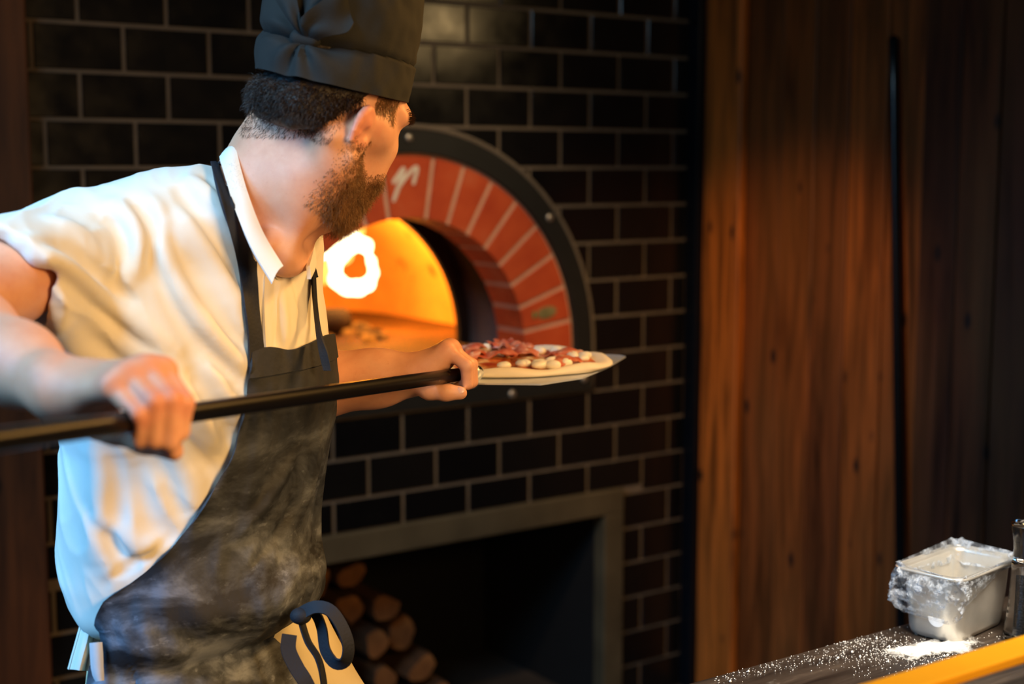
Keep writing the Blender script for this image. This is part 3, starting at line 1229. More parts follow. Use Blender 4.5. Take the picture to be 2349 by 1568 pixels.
def build_recess():
    T = thing('firewood_recess', 'dark firewood recess with a dull steel frame under the oven', 'firewood recess', ((REC[0] + REC[1]) / 2, 0, 0))
    x0, x1, z1 = REC[0], REC[1], REC[3]
    w = 0.073
    mb = MB()
    mb.box(x0, x1, -0.022, 0.03, z1 - w, z1, 0.004)
    mb.box(x1 - w, x1, -0.0215, 0.03, 0.0, z1 - w, 0.004)
    mb.box(x0, x0 + w, -0.0215, 0.03, 0.0, z1 - w, 0.004)
    mb.build('frame', 'frame_steel', T)
    mb = MB()
    d = 0.62
    mb.box(x0 + w, x1 - w + 0.01, d, d + 0.02, 0.0, z1 - w + 0.02)
    mb.box(x0 + w - 0.02, x0 + w, 0.03, d, 0.0, z1 - w + 0.02)
    mb.box(x1 - w, x1 - w + 0.02, 0.03, d, 0.0, z1 - w + 0.02)
    mb.box(x0 + w, x1 - w, 0.03, d, z1 - w, z1 - w + 0.02)
    mb.build('lining', 'recess', T)
    # split logs, ends to the room
    rl = random.Random(11)

    def log(x, z, r, label, group, y0=0.10, ln=0.34, tilt=0.0):
        n = 14
        th = np.linspace(0, 2 * math.pi, n, endpoint=False)
        kind = rl.random()
        prof = []
        for t in th:
            q = 1 + 0.10 * math.sin(2 * t + kind * 6) + 0.06 * math.sin(5 * t + kind * 9)
            if kind < 0.45:                                   # split face
                q = min(q, 0.45 / max(0.2, math.cos(t - kind * 14)) if math.cos(t - kind * 14) > 0.2 else q)
            prof.append((r * q * math.cos(t), r * q * math.sin(t)))
        ys = [y0, y0 + 0.006, y0 + ln * 0.5, y0 + ln]
        sc_ = [0.93, 1.0, 1.02, 0.98]
        v = []
        for y, s in zip(ys, sc_):
            v += [(x + px * s + (y - y0) * tilt, y, z + pz * s) for px, pz in prof]
        f, mi = [], []
        for i in range(3):
            for j in range(n):
                k = (j + 1) % n
                f.append((i * n + j, i * n + k, (i + 1) * n + k, (i + 1) * n + j))
                mi.append(0)
        f += [tuple(range(n - 1, -1, -1)), tuple(range(3 * n, 4 * n))]
        mi += [1, 1]
        o = mobj('firewood_log', v, f, ['log', 'log_end'], mi=mi, smooth=False, origin=(x, y0 + ln / 2, z))
        setp(o, label, 'log', group)
    gl = 'split firewood log, warm lit cut end, stacked on the left of the recess'
    ends = [(0.06, 0.13), (0.165, 0.07), (0.27, 0.02), (0.375, -0.045), (0.48, -0.15)]
    rows = [(z, [x1_ - 0.115 * k for k in range(6)]) for z, x1_ in ends]
    for z, xs in rows:
        for x in xs:
            log(x, z, rl.uniform(.043, .049), gl, 'firewood stacked in the recess', y0=rl.uniform(0.16, 0.22))


build_recess()


def build_side_walls():
    # plank wall on the right, at right angles to the tiles
    X = 0.93
    rr = random.Random(21)
    mb = MB()
    edges = [-0.055, -0.192, -0.349, -0.477, -0.597, -0.723, -0.842, -0.955, -1.069, -1.18, -1.30, -1.42, -1.54, -1.66, -1.78, -1.90, -2.02, -2.15, -2.28, -2.41]
    tones = [0.95, 0.30, 0.36, 0.20, 0.46, 0.36, 0.04, 0.08, 0.02, 0.05]  # right-hand boards darker: shadow and light falloff painted into their tone
    for i in range(len(edges) - 1):
        proud = 0.022 if i == 0 else rr.uniform(-0.007, 0.007)
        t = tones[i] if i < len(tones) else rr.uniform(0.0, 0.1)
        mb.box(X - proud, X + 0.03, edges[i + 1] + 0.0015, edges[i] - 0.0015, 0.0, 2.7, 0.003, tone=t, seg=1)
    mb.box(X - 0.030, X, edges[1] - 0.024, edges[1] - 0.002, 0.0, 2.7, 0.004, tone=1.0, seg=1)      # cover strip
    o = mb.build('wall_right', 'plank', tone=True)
    setp(o, kind='structure')
    # corner post
    T = thing('steel_corner_post', 'dark navy steel post in the corner between black tiles and wood planks', 'post', (0.91, -0.03, 0))
    mb = MB()
    mb.box(0.884, 0.936, -0.056, -0.004, 0.0, 2.7, 0.006)
    mb.build('post', 'navy_steel', T)
    for z in (1.49, 1.06, 0.46):
        mb = MB()
        mb.lathe([(0.0085, 0.0), (0.0085, 0.006), (0.006, 0.011), (0.002, 0.012)], (0.928, -0.056, z), 14, axis='y')
        mb.build('bolt', 'bolt', T, smooth=True)
    # black tube leaning on the planks
    a, b = np.array([0.885, -0.885, 0.0]), np.array([0.912, -0.752, 1.925])
    mb = MB()
    pts = [a + (b - a) * s for s in np.linspace(0, 1, 14)]
    mb.tube(pts + [b + (b - a) / 1.93 * 0.006, b + (b - a) / 1.93 * 0.010], [0.0125] * 14 + [0.010, 0.004], 16)
    o = mb.build('metal_pole', 'black_pole', smooth=True, origin=a)
    setp(o, 'long thin black pole leaning upright against the plank wall', 'pole')
    # wooden post at the left
    mb = MB()
    mb.box(-1.40, -1.066, -0.075, -0.012, 0.0, 2.7, 0.006)
    o = mb.build('wooden_post', 'post_wood', origin=(-1.23, -0.04, 0))
    setp(o, 'dark brown wooden post standing at the left end of the black tiles', 'post')
    mb = MB()
    mb.box(-3.2, 1.0, -3.6, 0.8, -0.06, 0.0)
    setp(mb.build('floor', 'floor'), kind='structure')
    mb = MB()
    mb.box(-3.2, 1.0, -3.6, 0.3, 2.86, 2.9)
    setp(mb.build('ceiling', 'ceiling'), kind='structure')


build_side_walls()


def build_counter():
    T = thing('counter', 'worn dark wooden counter dusted with flour in front of the plank wall', 'counter', (-0.3, -2.1, 0))
    x0, x1, y0, y1, z = -0.80, 0.90, -2.30, -1.812, 0.90
    mb = MB()
    mb.box(x0, x1, y0, y1, z - 0.045, z, 0.006)
    mb.build('worktop', 'counter', T)
    mb = MB()
    mb.box(x0 + 0.04, x1 - 0.02, y0 + 0.04, y1 - 0.04, 0.0, z - 0.045, 0.003)
    mb.build('cabinet', 'counter_side', T)
    # flour
    mb = MB()
    r = random.Random(9)
    ctr = on_z(2140, 1490, z)
    n, m = 46, 14
    v, f = [(ctr[0], ctr[1], z + 0.006)], []
    ph = [r.uniform(0, 6) for _ in range(6)]
    for i in range(1, m + 1):
        for j in range(n):
            t = 2 * math.pi * j / n
            rad = (0.085 + 0.018 * math.sin(2 * t + ph[0]) + 0.012 * math.sin(5 * t + ph[1]) + 0.008 * math.sin(9 * t + ph[2])) * i / m
            h = 0.004 * (1 - (i / m) ** 2) * (1 + 0.3 * math.sin(7 * t + i))
            v.append((ctr[0] + 1.45 * rad * math.cos(t) - 0.25 * rad * math.sin(t), ctr[1] + 0.72 * rad * math.sin(t), z + max(h, 0) + 0.0004))
    for j in range(n):
        f.append((0, 1 + j, 1 + (j + 1) % n))
    for i in range(m - 1):
        for j in range(n):
            k = (j + 1) % n
            f.append((1 + i * n + j, 1 + (i + 1) * n + j, 1 + (i + 1) * n + k, 1 + i * n + k))
    mb.add(v, f, 1)
    mb.tone = [1.0] + [1 - i / m for i in range(1, m + 1) for j in range(n)]
    for _ in range(1500):
        a = r.random()
        if a < 0.45:
            x, y = on_z(r.gauss(2060, 90), r.gauss(1500, 26), z)[:2]
        elif a < 0.75:
            s = r.random()
            x, y = on_z(1900 + 330 * s + r.gauss(0, 30), 1462 + 62 * s + r.gauss(0, 14) * (0.4 + s), z)[:2]
        elif a < 0.9:
            s = r.random()
            x, y = on_z(1640 + 300 * s, 1558 - 60 * s + r.gauss(0, 9), z)[:2]
        else:
            x, y = on_z(r.uniform(1900, 2330), r.gauss(1462, 18), z)[:2]
        if not (x0 + .01 < x < x1 - .01 and y0 + .01 < y < y1 - .006):
            continue
        g = r.choice((0.0004, 0.0006, 0.0008, 0.0009, 0.0012)) if r.random() > 0.012 else 0.0026
        w = [(x + g, y, z + g), (x - g, y, z + g), (x, y + g, z + g), (x, y - g, z + g), (x, y, z + 2 * g), (x, y, z + 0.0001)]
        mb.add(w, [(0, 2, 4), (2, 1, 4), (1, 3, 4), (3, 0, 4), (2, 0, 5), (1, 2, 5), (3, 1, 5), (0, 3, 5)], 0, 1.0)
    o = mb.build('flour', ['flour', 'flour_thin'], smooth=True, origin=(ctr[0], ctr[1], z), tone=True)
    setp(o, 'white flour spilt over the counter around the steel container', 'flour', kind='stuff')

    # steel container
    ang = math.radians(9.0)
    c = np.array([-0.2235, -1.872, z + 0.0002])
    Rz = np.array([[math.cos(ang), -math.sin(ang), 0], [math.sin(ang), math.cos(ang), 0], [0, 0, 1]])
    T = thing('steel_container', 'small deep stainless steel container draped in cling film on the floury counter', 'container', c)

    def rrect(hx, hy, rad, n=7):
        p = []
        for sx, sy, a0 in ((1, 1, 0), (-1, 1, 90), (-1, -1, 180), (1, -1, 270)):
            for a in np.linspace(a0, a0 + 90, n):
                p.append((sx * (hx - rad) + rad * math.cos(math.radians(a)), sy * (hy - rad) + rad * math.sin(math.radians(a))))
        return np.array(p)
    H = 0.104
    prof = [(0.070, 0.036, .022, 0.0), (0.0765, 0.0425, .026, 0.003), (0.0785, 0.0445, .026, 0.010), (0.0815, 0.0475, .024, 0.055), (0.0835, 0.0495, .022, H - 0.006),
            (0.0845, 0.0505, .022, H - 0.001), (0.0925, 0.0570, .020, H), (0.0930, 0.0575, .020, H - 0.004)]
    inn = [(0.0835, 0.0495, .022, H + 0.0003), (0.0815, 0.0480, .022, H - 0.006), (0.0795, 0.0460, .024, 0.055), (0.0765, 0.0430, .026, 0.010), (0.070, 0.036, .022, 0.004)]
    loops = [(np.c_[rrect(a, b, r_), np.full(28, h)]) for a, b, r_, h in prof[:7]]
    loops_in = [(np.c_[rrect(a, b, r_), np.full(28, h)]) for a, b, r_, h in inn]
    allp = loops + loops_in
    v = np.concatenate(allp) @ Rz.T + c
    f = []
    for i in range(len(allp) - 1):
        for j in range(28):
            k = (j + 1) % 28
            f.append((i * 28 + j, i * 28 + k, (i + 1) * 28 + k, (i + 1) * 28 + j))
    f.append(tuple(range(27, -1, -1)))
    q0 = (len(allp) - 1) * 28
    f.append(tuple(range(q0, q0 + 28)))
    mobj('container_body', v, f, 'steel', T, smooth=True)
    mb = MB()
    lip = np.c_[rrect(0.0925, 0.0570, .020, 9), np.full(36, H - 0.001)] @ Rz.T + c
    mb.tube(np.concatenate([lip, lip[:1]]), 0.0028, 8, cap=False)
    mb.build('rim', 'steel', T, smooth=True)
    # half-hidden round white sticker on the short end
    zc = 0.036
    th = np.linspace(math.pi * 1.02, math.pi * 1.98, 20)
    pts = []
    for s in (1.0, 0.0):
        row = []
        for t in th:
            y, zz = 0.0135 * math.cos(t) * (s if s else 1), 0.0135 * math.sin(t) * s
            h = zc + zz
            row.append((-(0.0770 + (h - 0.0) * 0.0645 + 0.0014), y - 0.012, h))
        pts.append(row)
    vv, ff = sheet(np.array(pts), 0.0006)
    mobj('sticker', vv @ Rz.T + c, ff, 'sticker', T, smooth=False)
    # cling film: crumpled skirt around the rim, bulging over the left end, and tucked into the mouth
    nth, nr = 220, 46
    th = np.linspace(0, 2 * math.pi, nth, endpoint=False)
    rows = []
    ring0 = rrect(0.094, 0.0585, .020, 55)
    idx = (np.arange(nth) * len(ring0) // nth)
    base = ring0[idx]
    nrm = base / np.linalg.norm(base, axis=1)[:, None]
    leftness = np.clip(-base[:, 0] / 0.094, 0, 1) ** 2.2
    backness = np.clip((base[:, 1] / 0.058) * 0.6 + base[:, 0] / 0.094 * 0.6, 0, 1)
    for i in range(nr):
        s = i / (nr - 1)
        if s < 0.28:                       # inside the mouth, rising to the rim
            u = s / 0.28
            rad = -0.020 * (1 - u) + 0.0 * u
            h = H - 0.022 * (1 - u) + 0.005 * u
            amp = 0.006 * (1 - u) + 0.003
        else:
            u = (s - 0.28) / 0.72
            ln = 0.012 + 0.062 * leftness
            h = H + 0.005 - u * ln
            wall = -(0.013 * np.minimum(1, u * 6)) * (1 - leftness * 0.7) - 0.010 * (u * ln / 0.1)
            rad = wall + leftness * (0.030 * np.sin(np.clip(u, 0, 1) * math.pi * 0.9) - 0.006)
            amp = 0.0022 + 0.006 * leftness
        p = np.c_[base + nrm * np.broadcast_to(np.asarray(rad), (nth,))[:, None], np.broadcast_to(np.asarray(h), (nth,))]
        q = np.c_[p[:, :2] * 60, p[:, 2] * 60]
        nz = vnoise(q * 1.0 + 7, 1) + 0.7 * vnoise(q * 2.3, 2) + 0.5 * vnoise(q * 4.5, 4)
        nz2 = vnoise(q * 1.7 + 3, 9)
        amp = np.broadcast_to(np.asarray(amp), (nth,))
        p[:, :2] += nrm * (nz * amp)[:, None]
        p[:, 2] += nz2 * amp * 0.8 + backness * 0.012 * np.maximum(0, 1 - abs(s - 0.24) / 0.14) * (1 + 0.5 * nz)
        rows.append(p)
    G = np.array(rows) @ Rz.T + c
    vv, ff = sheet(G, 0.0005, close_u=True)
    mobj('cling_film', vv, ff, 'film', T, smooth=True)

    # pepper mill at the right edge
    c = np.array(on_z(2354, 1470, z))
    T = thing('pepper_mill', 'clear acrylic pepper mill filled with black pepper standing on the counter', 'pepper mill', c)
    mb = MB()
    mb.lathe([(0.0, 0.002), (0.034, 0.002), (0.0345, 0.006), (0.031, 0.030), (0.0275, 0.060), (0.0255, 0.118), (0.0255, 0.120), (0.0, 0.1205)], c, 40, cap=False)
    mb.build('body', 'acrylic', T, smooth=True)
    mb = MB()
    mb.lathe([(0.0, 0.012), (0.0135, 0.012), (0.0125, 0.06), (0.0120, 0.100), (0.0, 0.102)], c, 24, cap=False)
    mb.build('peppercorns', 'pepper', T, smooth=True)
    mb = MB()
    mb.lathe([(0.0, 0.1225), (0.0235, 0.1225), (0.0245, 0.126), (0.0235, 0.140), (0.0255, 0.160), (0.0285, 0.176), (0.0275, 0.180), (0.012, 0.181), (0.010, 0.178), (0.0, 0.178)], c, 40, cap=False)
    mb.build('head', 'acrylic', T, smooth=True)
    mb = MB()
    mb.lathe([(0.0, 0.1785), (0.0085, 0.1785), (0.0085, 0.186), (0.006, 0.189), (0.0, 0.189)], c, 20, cap=False)
    mb.build('top_nut', 'steel', T, smooth=True)

    # yellow-edged guard shelf nearer the camera
    a = PW(2349, 1468, 1.5)
    zt = a[2]
    T = thing('guard_shelf', 'dark shelf with a bright yellow painted edge in front of the counter', 'shelf', (-0.6, a[1], 0))
    yb = a[1]
    mb = MB()
    mb.box(-1.25, 0.2, yb - 0.026, yb + 0.012, zt - 0.011, zt, 0.002)
    mb.build('edge', 'yellow', T)
    mb = MB()
    mb.box(-1.25, 0.2, yb - 0.26, yb - 0.028, zt - 0.060, zt - 0.022, 0.003)
    mb.build('board', 'rail_dark', T)
    for x in (-1.22, 0.17):
        mb = MB()
        mb.box(x - 0.02, x + 0.02, yb - 0.22, yb - 0.18, 0.0, zt - 0.060, 0.003)
        mb.build('upright', 'rail_dark', T)


build_counter()


# ================================================================== the cook
def unit(v):
    v = np.asarray(v, float)
    return v / np.linalg.norm(v)


TF = unit([0.87, -0.50, 0.0])          # chest direction (level frame)
TR = np.array([TF[1], -TF[0], 0.0])    # his right
UPZ = np.array([0, 0, 1.0])

# torso outline: image row, back edge, front edge, lateral half width, distance
TAB = [(470, 500, 665, 0.105, 1.86), (500, 420, 678, 0.135, 1.86), (560, 300, 700, 0.172, 1.87), (640, 205, 714, 0.198, 1.88), (720, 160, 728, 0.208, 1.89),
       (800, 148, 740, 0.210, 1.90), (900, 160, 743, 0.205, 1.90), (1000, 186, 728, 0.200, 1.91), (1100, 176, 706, 0.195, 1.91),
       (1200, 171, 690, 0.190, 1.91), (1280, 171, 692, 0.188, 1.91), (1340, 200, 694, 0.185, 1.91), (1400, 236, 690, 0.180, 1.91),
       (1450, 238, 655, 0.176, 1.91), (1520, 222, 672, 0.182, 1.91), (1600, 214, 700, 0.188, 1.91), (1800, 205, 720, 0.19, 1.91)]
_z, _c, _a, _b = [], [], [], []
for py, l, r, a, d in TAB:
    pc = PL((l + r) / 2, py, d)
    h = (r - l) / 2 * d / F_PX
    b = math.sqrt(max(h * h - (a * TF[1]) ** 2, 0.0025)) / TF[0]
    _z.append(pc[2]); _c.append(pc[:2]); _a.append(a); _b.append(b)
_z, _c, _a, _b = np.array(_z), np.array(_c), np.array(_a), np.array(_b)
ZT = np.linspace(_z.min(), _z.max(), 160)


def _smooth(y):
    v = np.interp(ZT, _z[::-1], y[::-1])
    k = np.array([1, 3, 5, 3, 1.0]); k /= k.sum()
    return np.convolve(np.pad(v, 2, mode='edge'), k, 'valid')


CXT, CYT, AT, BT = _smooth(_c[:, 0]), _smooth(_c[:, 1]), _smooth(_a), _smooth(_b)
ZTOP, ZMIN = float(_z.max()), float(_z.min())


def torso(off=0.0, z0=None, z1=None, n=2.08):
    z0 = ZMIN if z0 is None else z0
    z1 = ZTOP if z1 is None else z1

    def fn(p):
        z = p[:, 2]
        cx, cy, a, b = (np.interp(z, ZT, q) for q in (CXT, CYT, AT, BT))
        qx, qy = p[:, 0] - cx, p[:, 1] - cy
        u = np.abs(qx * TF[0] + qy * TF[1]) / b
        v = np.abs(qx * TR[0] + qy * TR[1]) / a
        rho = (u ** n + v ** n) ** (1 / n)
        l = np.sqrt(qx * qx + qy * qy)
        d = np.where(rho > 1e-4, l * (1 - 1 / np.maximum(rho, 1e-4)), -np.minimum(a, b)) + off
        e = np.maximum(z - z1, z0 - z)
        k = 0.03
        return -smin(-d, -e, k)
    lo = np.array([CXT.min() - 0.25, CYT.min() - 0.25, z0])
    hi = np.array([CXT.max() + 0.25, CYT.max() + 0.25, z1])
    return fn, lo, hi


# --------------------------------------------------------------- skeleton, level frame
SH_R = PL(160, 588, 1.735)
EL_R = PL(-165, 718, 1.50)
WR_R = PL(140, 893, 1.315)
SH_L = PL(606, 600, 2.08)
EL_L = PL(610, 893, 2.11)
WR_L = PL(950, 858, 2.045)
NECK = PL(615, 500, 1.84)
SKULL = PL(715, 320, 1.81)
HCEN = PL(763, 243, 1.80)
YA, PA = math.radians(52), math.radians(-24)
HF = np.array([math.cos(YA) * math.cos(PA), math.sin(YA) * math.cos(PA), math.sin(PA)])
HR = np.array([math.sin(YA), -math.cos(YA), 0.0])
HU = np.cross(HR, HF)
ROLL = math.radians(11)
HR, HU = HR * math.cos(ROLL) - HU * math.sin(ROLL), HU * math.cos(ROLL) + HR * math.sin(ROLL)
HROT = np.stack([HF, HR, HU])


def hp(f, r, u):
    return HCEN + HF * f + HR * r + HU * u


# pole of the peel: from the near hand to the far hand
PA_, PB_ = PL(340, 960, 1.275), PL(1036, 861, 2.045)
PDIR = unit(PB_ - PA_)
PR = 0.0098

# --------------------------------------------------------------- skin
body = Field()
fn, lo, hi = torso(0.036, z0=0.86, z1=ZTOP - 0.015)
body.raw(fn, lo, hi, 0.02)
# shoulders and arms
body.poly([PL(570, 500, 1.845), PL(330, 550, 1.79), SH_R], [0.050, 0.050, 0.050], 0.04)
body.poly([PL(640, 500, 1.88), SH_L], [0.045, 0.050], 0.04)
m = SH_R * .5 + EL_R * .5
body.poly([SH_R, m, EL_R], [0.050, 0.046, 0.041], 0.03)
f1 = EL_R * 0.68 + WR_R * 0.32
f2 = EL_R * 0.3 + WR_R * 0.7
body.poly([EL_R, f1, f2, WR_R], [0.041, 0.0445, 0.036, 0.0275], 0.03)
body.cone(PL(104, 852, 1.315), PL(112, 856, 1.315), 0.011, 0.011, 0.02)     # wrist bone
body.poly([SH_L, SH_L * .5 + EL_L * .5, EL_L], [0.050, 0.048, 0.041], 0.03)
body.poly([EL_L, EL_L * .62 + WR_L * .38, EL_L * .25 + WR_L * .75, WR_L], [0.042, 0.0395, 0.0325, 0.0265], 0.05)
# neck
nb = PL(592, 520, 1.845)
body.poly([nb, PL(640, 420, 1.83), SKULL], [0.058, 0.0555, 0.055], 0.03)
body.poly([PL(575, 470, 1.84), PL(610, 350, 1.835)], [0.055, 0.042], 0.04)         # trapezius to nape
body.poly([hp(-0.035, 0.062, -0.045), PL(728, 430, 1.778), PL(660, 580, 1.785)], [0.017, 0.017, 0.010], 0.035)   # neck muscle
body.poly([hp(-0.035, -0.062, -0.045), PL(676, 510, 1.88), PL(672, 590, 1.82)], [0.017, 0.013, 0.009], 0.035)
body.poly([PL(610, 560, 1.77), PL(656, 600, 1.80), PL(700, 600, 1.87)], [0.012, 0.009, 0.010], 0.03)  # collar bones
# head
body.ell(hp(-0.008, 0, 0.042), HROT, [0.092, 0.075, 0.094], 0.02)
body.ell(hp(0.030, 0, -0.020), HROT, [0.066, 0.060, 0.088], 0.03)
for s in (1, -1):
    body.poly([hp(-0.008, s * 0.058, -0.040), hp(0.000, s * 0.052, -0.072), hp(0.042, s * 0.026, -0.103), hp(0.056, 0, -0.108)], [0.018, 0.020, 0.019, 0.019], 0.025)
    body.poly([hp(0.085, s * 0.008, 0.026), hp(0.081, s * 0.034, 0.030), hp(0.062, s * 0.056, 0.024)], [0.010, 0.0115, 0.010], 0.015)   # brow
    body.poly([hp(0.068, s * 0.042, -0.020), hp(0.030, s * 0.062, -0.012), hp(0.0, s * 0.068, -0.008)], [0.018, 0.013, 0.009], 0.025)     # cheek bone
    body.cone(hp(0.070, s * 0.030, -0.060), hp(0.072, s * 0.022, -0.075), 0.022, 0.020, 0.03)
    body.cone(hp(0.092, s * 0.033, 0.008), hp(0.092, s * 0.030, 0.008), 0.013, 0.012, 0.012, 's')
    body.poly([hp(0.078, s * 0.020, 0.0165), hp(0.081, s * 0.033, 0.018), hp(0.072, s * 0.046, 0.012)], [0.0042, 0.005, 0.004], 0.006)     # lids
    body.poly([hp(0.079, s * 0.020, 0.000), hp(0.080, s * 0.033, -0.004), hp(0.072, s * 0.046, 0.004)], [0.004, 0.0045, 0.004], 0.006)
    body.cone(hp(0.103, s * 0.011, -0.034), hp(0.094, s * 0.014, -0.034), 0.0075, 0.007, 0.008)                                            # nostril wing
body.poly([hp(0.092, 0, 0.016), hp(0.106, 0, -0.010), hp(0.116, 0, -0.030)], [0.008, 0.0085, 0.0105], 0.012)
body.cone(hp(0.098, 0, -0.040), hp(0.092, 0, -0.058), 0.010, 0.012, 0.012)
body.poly([hp(0.084, -0.022, -0.066), hp(0.097, 0, -0.063), hp(0.084, 0.022, -0.066)], [0.004, 0.0062, 0.004], 0.006)
body.poly([hp(0.083, -0.020, -0.076), hp(0.095, 0, -0.077), hp(0.083, 0.020, -0.076)], [0.004, 0.0070, 0.004], 0.006)
body.cone(hp(0.066, 0, -0.104), hp(0.062, 0, -0.112), 0.017, 0.015, 0.02)
body.poly([hp(0.055, 0, -0.108), hp(0.012, 0, -0.105), PL(684, 455, 1.84)], [0.026, 0.036, 0.037], 0.04)      # under the chin
# ears
for s in (1, -1):
    eo = np.array([-0.012, 0.0, -0.030])
    helix = []
    for t in np.linspace(-75, 205, 15):
        a = math.radians(t)
        fx, uz = 0.0195 * math.cos(a), 0.0325 * math.sin(a)
        # leaning back, standing off the head at the rear rim
        f = eo[0] + fx - 0.04 * uz
        out = 0.074 + 0.021 * (0.5 - 0.5 * math.cos(a)) * 0.9
        helix.append(hp(f, s * out, eo[2] + uz))
    body.poly(helix, [0.0032] + [0.0044] * 12 + [0.004, 0.0042], 0.004)
    body.poly([hp(eo[0] - 0.003, s * 0.083, eo[2] + 0.014), hp(eo[0] - 0.004, s * 0.081, eo[2] - 0.012)], [0.011, 0.008], 0.012)
    body.poly([hp(eo[0] + 0.004, s * 0.0775, eo[2] - 0.030), hp(eo[0] + 0.007, s * 0.0775, eo[2] - 0.036)], [0.0072, 0.0066], 0.008)        # lobe
    body.poly([hp(eo[0] + 0.002, s * 0.088, eo[2] + 0.012), hp(eo[0] - 0.006, s * 0.090, eo[2] - 0.002), hp(eo[0] - 0.001, s * 0.086, eo[2] - 0.016)], [0.0022, 0.0025, 0.0025], 0.003)
    body.cone(hp(eo[0] + 0.004, s * 0.092, eo[2] + 0.002), hp(eo[0] + 0.003, s * 0.090, eo[2] - 0.008), 0.0075, 0.0065, 0.006, 's')
    body.cone(hp(eo[0] + 0.014, s * 0.078, eo[2] - 0.006), hp(eo[0] + 0.012, s * 0.080, eo[2] - 0.008), 0.0055, 0.005, 0.006)           # tragus


def hand(fi, wrist, mcp, pip, dip, tip, rad, palm_k=0.014):
    """four fingers given joint by joint; palm webbed between wrist and knuckles"""
    for k in range(4):
        a = wrist[k] if isinstance(wrist, list) else wrist
        fi.poly([a, mcp[k]], [0.0145, 0.0118], palm_k)
        fi.cone(mcp[k], mcp[k], rad[k] * 1.22, rad[k] * 1.22, 0.012)
    for k in range(4):
        fi.poly([mcp[k], pip[k], dip[k], tip[k]], [rad[k] * 1.10, rad[k] * 1.02, rad[k] * 0.92, rad[k] * 0.80], 0.0035)


# near hand (his right): palm down over the pole, fingers curling under from the camera side
mc = [PL(268, 886, 1.255), PL(303, 862, 1.262), PL(345, 846, 1.272), PL(384, 852, 1.285)]
pi_ = [PL(326, 950, 1.236), PL(363, 921, 1.240), PL(403, 915, 1.248), PL(434, 922, 1.262)]
di = [PL(330, 1008, 1.250), PL(364, 1008, 1.251), PL(400, 1014, 1.256), PL(424, 990, 1.268)]
ti = [PL(328, 1020, 1.277), PL(360, 1022, 1.277), PL(392, 1022, 1.280), PL(412, 1006, 1.288)]
wl = [PL(150, 915, 1.300), PL(156, 900, 1.305), PL(162, 886, 1.315), PL(168, 878, 1.325)]
sh_ = np.array([-0.004, 0, 0])
mc, pi_, di, ti = [[q + sh_ for q in L_] for L_ in (mc, pi_, di, ti)]
hand(body, wl, mc, pi_, di, ti, [0.0084, 0.0086, 0.0089, 0.0087])
body.poly([WR_R, PL(205, 900, 1.305), PL(280, 895, 1.295)], [0.026, 0.021, 0.014], 0.02)
body.poly([PL(165, 935, 1.325), PL(225, 966, 1.318), PL(262, 985, 1.312), PL(330, 1010, 1.306), PL(400, 1036, 1.296)], [0.020, 0.0155, 0.0125, 0.0110, 0.0085], 0.010)
# far hand (his left): fist round the pole, thumb towards the camera
off = [PDIR * s for s in (0.0, 0.020, 0.0385, 0.055)]
bx = [0, 9, 4, -6]
mcl, pil, dil, til = [], [], [], []
for k in range(4):
    o = off[k]
    q = lambda x, y, d: PL(x - k * 5, y, d) + o
    mcl.append(q(1024 + (4 if k == 1 else 0), 802 - (3 if k == 1 else 0) + (6 if k == 3 else 0), 2.026))
    pil.append(q(1070, 838 - (2 if k == 1 else 0), 2.022))
    dil.append(q(1072, 880, 2.030))
    til.append(q(1046, 888, 2.046))
wl = [PL(962, 862, 2.030) + off[k] * 0.55 for k in range(4)]
hand(body, wl, mcl, pil, dil, til, [0.0092, 0.0092, 0.0088, 0.0080])
body.poly([WR_L, PL(985, 845, 2.045), PL(1012, 820, 2.05)], [0.0250, 0.0215, 0.014], 0.02)
body.poly([PL(958, 876, 2.032), PL(985, 893, 2.018), PL(1022, 899, 2.010), PL(1056, 901, 2.012)], [0.0160, 0.0135, 0.0112, 0.0098], 0.010)
body.cone(PL(996, 838, 2.03), PL(1012, 822, 2.025), 0.012, 0.010, 0.012)      # web at the root of the index
# the pole passes through both grips
body.cone(PA_ - PDIR * 0.10, PA_ + PDIR * 0.10, PR + 0.0004, PR + 0.0004, 0.003, 's')
body.cone(PB_ - PDIR * 0.12, PB_ + PDIR * 0.10, PR + 0.0004, PR + 0.0004, 0.003, 's')

BV, BF_ = body.mesh(0.0026, 4, 2)
foot = L2W(PL(440, 1480, 1.93)) * np.array([1, 1, 0])
hd = (BV - HCEN) @ HROT.T
zone = np.zeros(len(BV))
ear = (np.abs(hd[:, 1]) > 0.078) & (np.abs(hd[:, 0] + 0.016) < 0.035) & (np.abs(hd[:, 2]) < 0.045)
zone[ear] = 0.45 * np.clip((np.abs(hd[ear, 1]) - 0.078) / 0.012, 0, 1)
for q, r0 in [(p, 0.020) for p in mcl + mc + pi_] + [(til[0], .014)]:
    zone = np.maximum(zone, 0.55 * np.clip(1 - np.linalg.norm(BV - q, axis=1) / r0, 0, 1))
PERSON = mobj('person', L2W(BV), BF_, 'skin', origin=foot, attrs={'zone': zone})
setp(PERSON, 'bearded man in white shirt, black apron and dark cap holding a long pizza peel', 'person')


def pfield(name, field, mat, parent=PERSON, h=0.003, relax=2):
    v, f = field.mesh(h, 4, relax)
    return mobj(name, L2W(v), f, mat, parent)


def psheet(name, G, t, mat, parent=PERSON, close_u=False, smooth=True):
    v, f = sheet(G, t, close_u)
    return mobj(name, L2W(v), f, mat, parent, smooth=smooth, crisp=55)


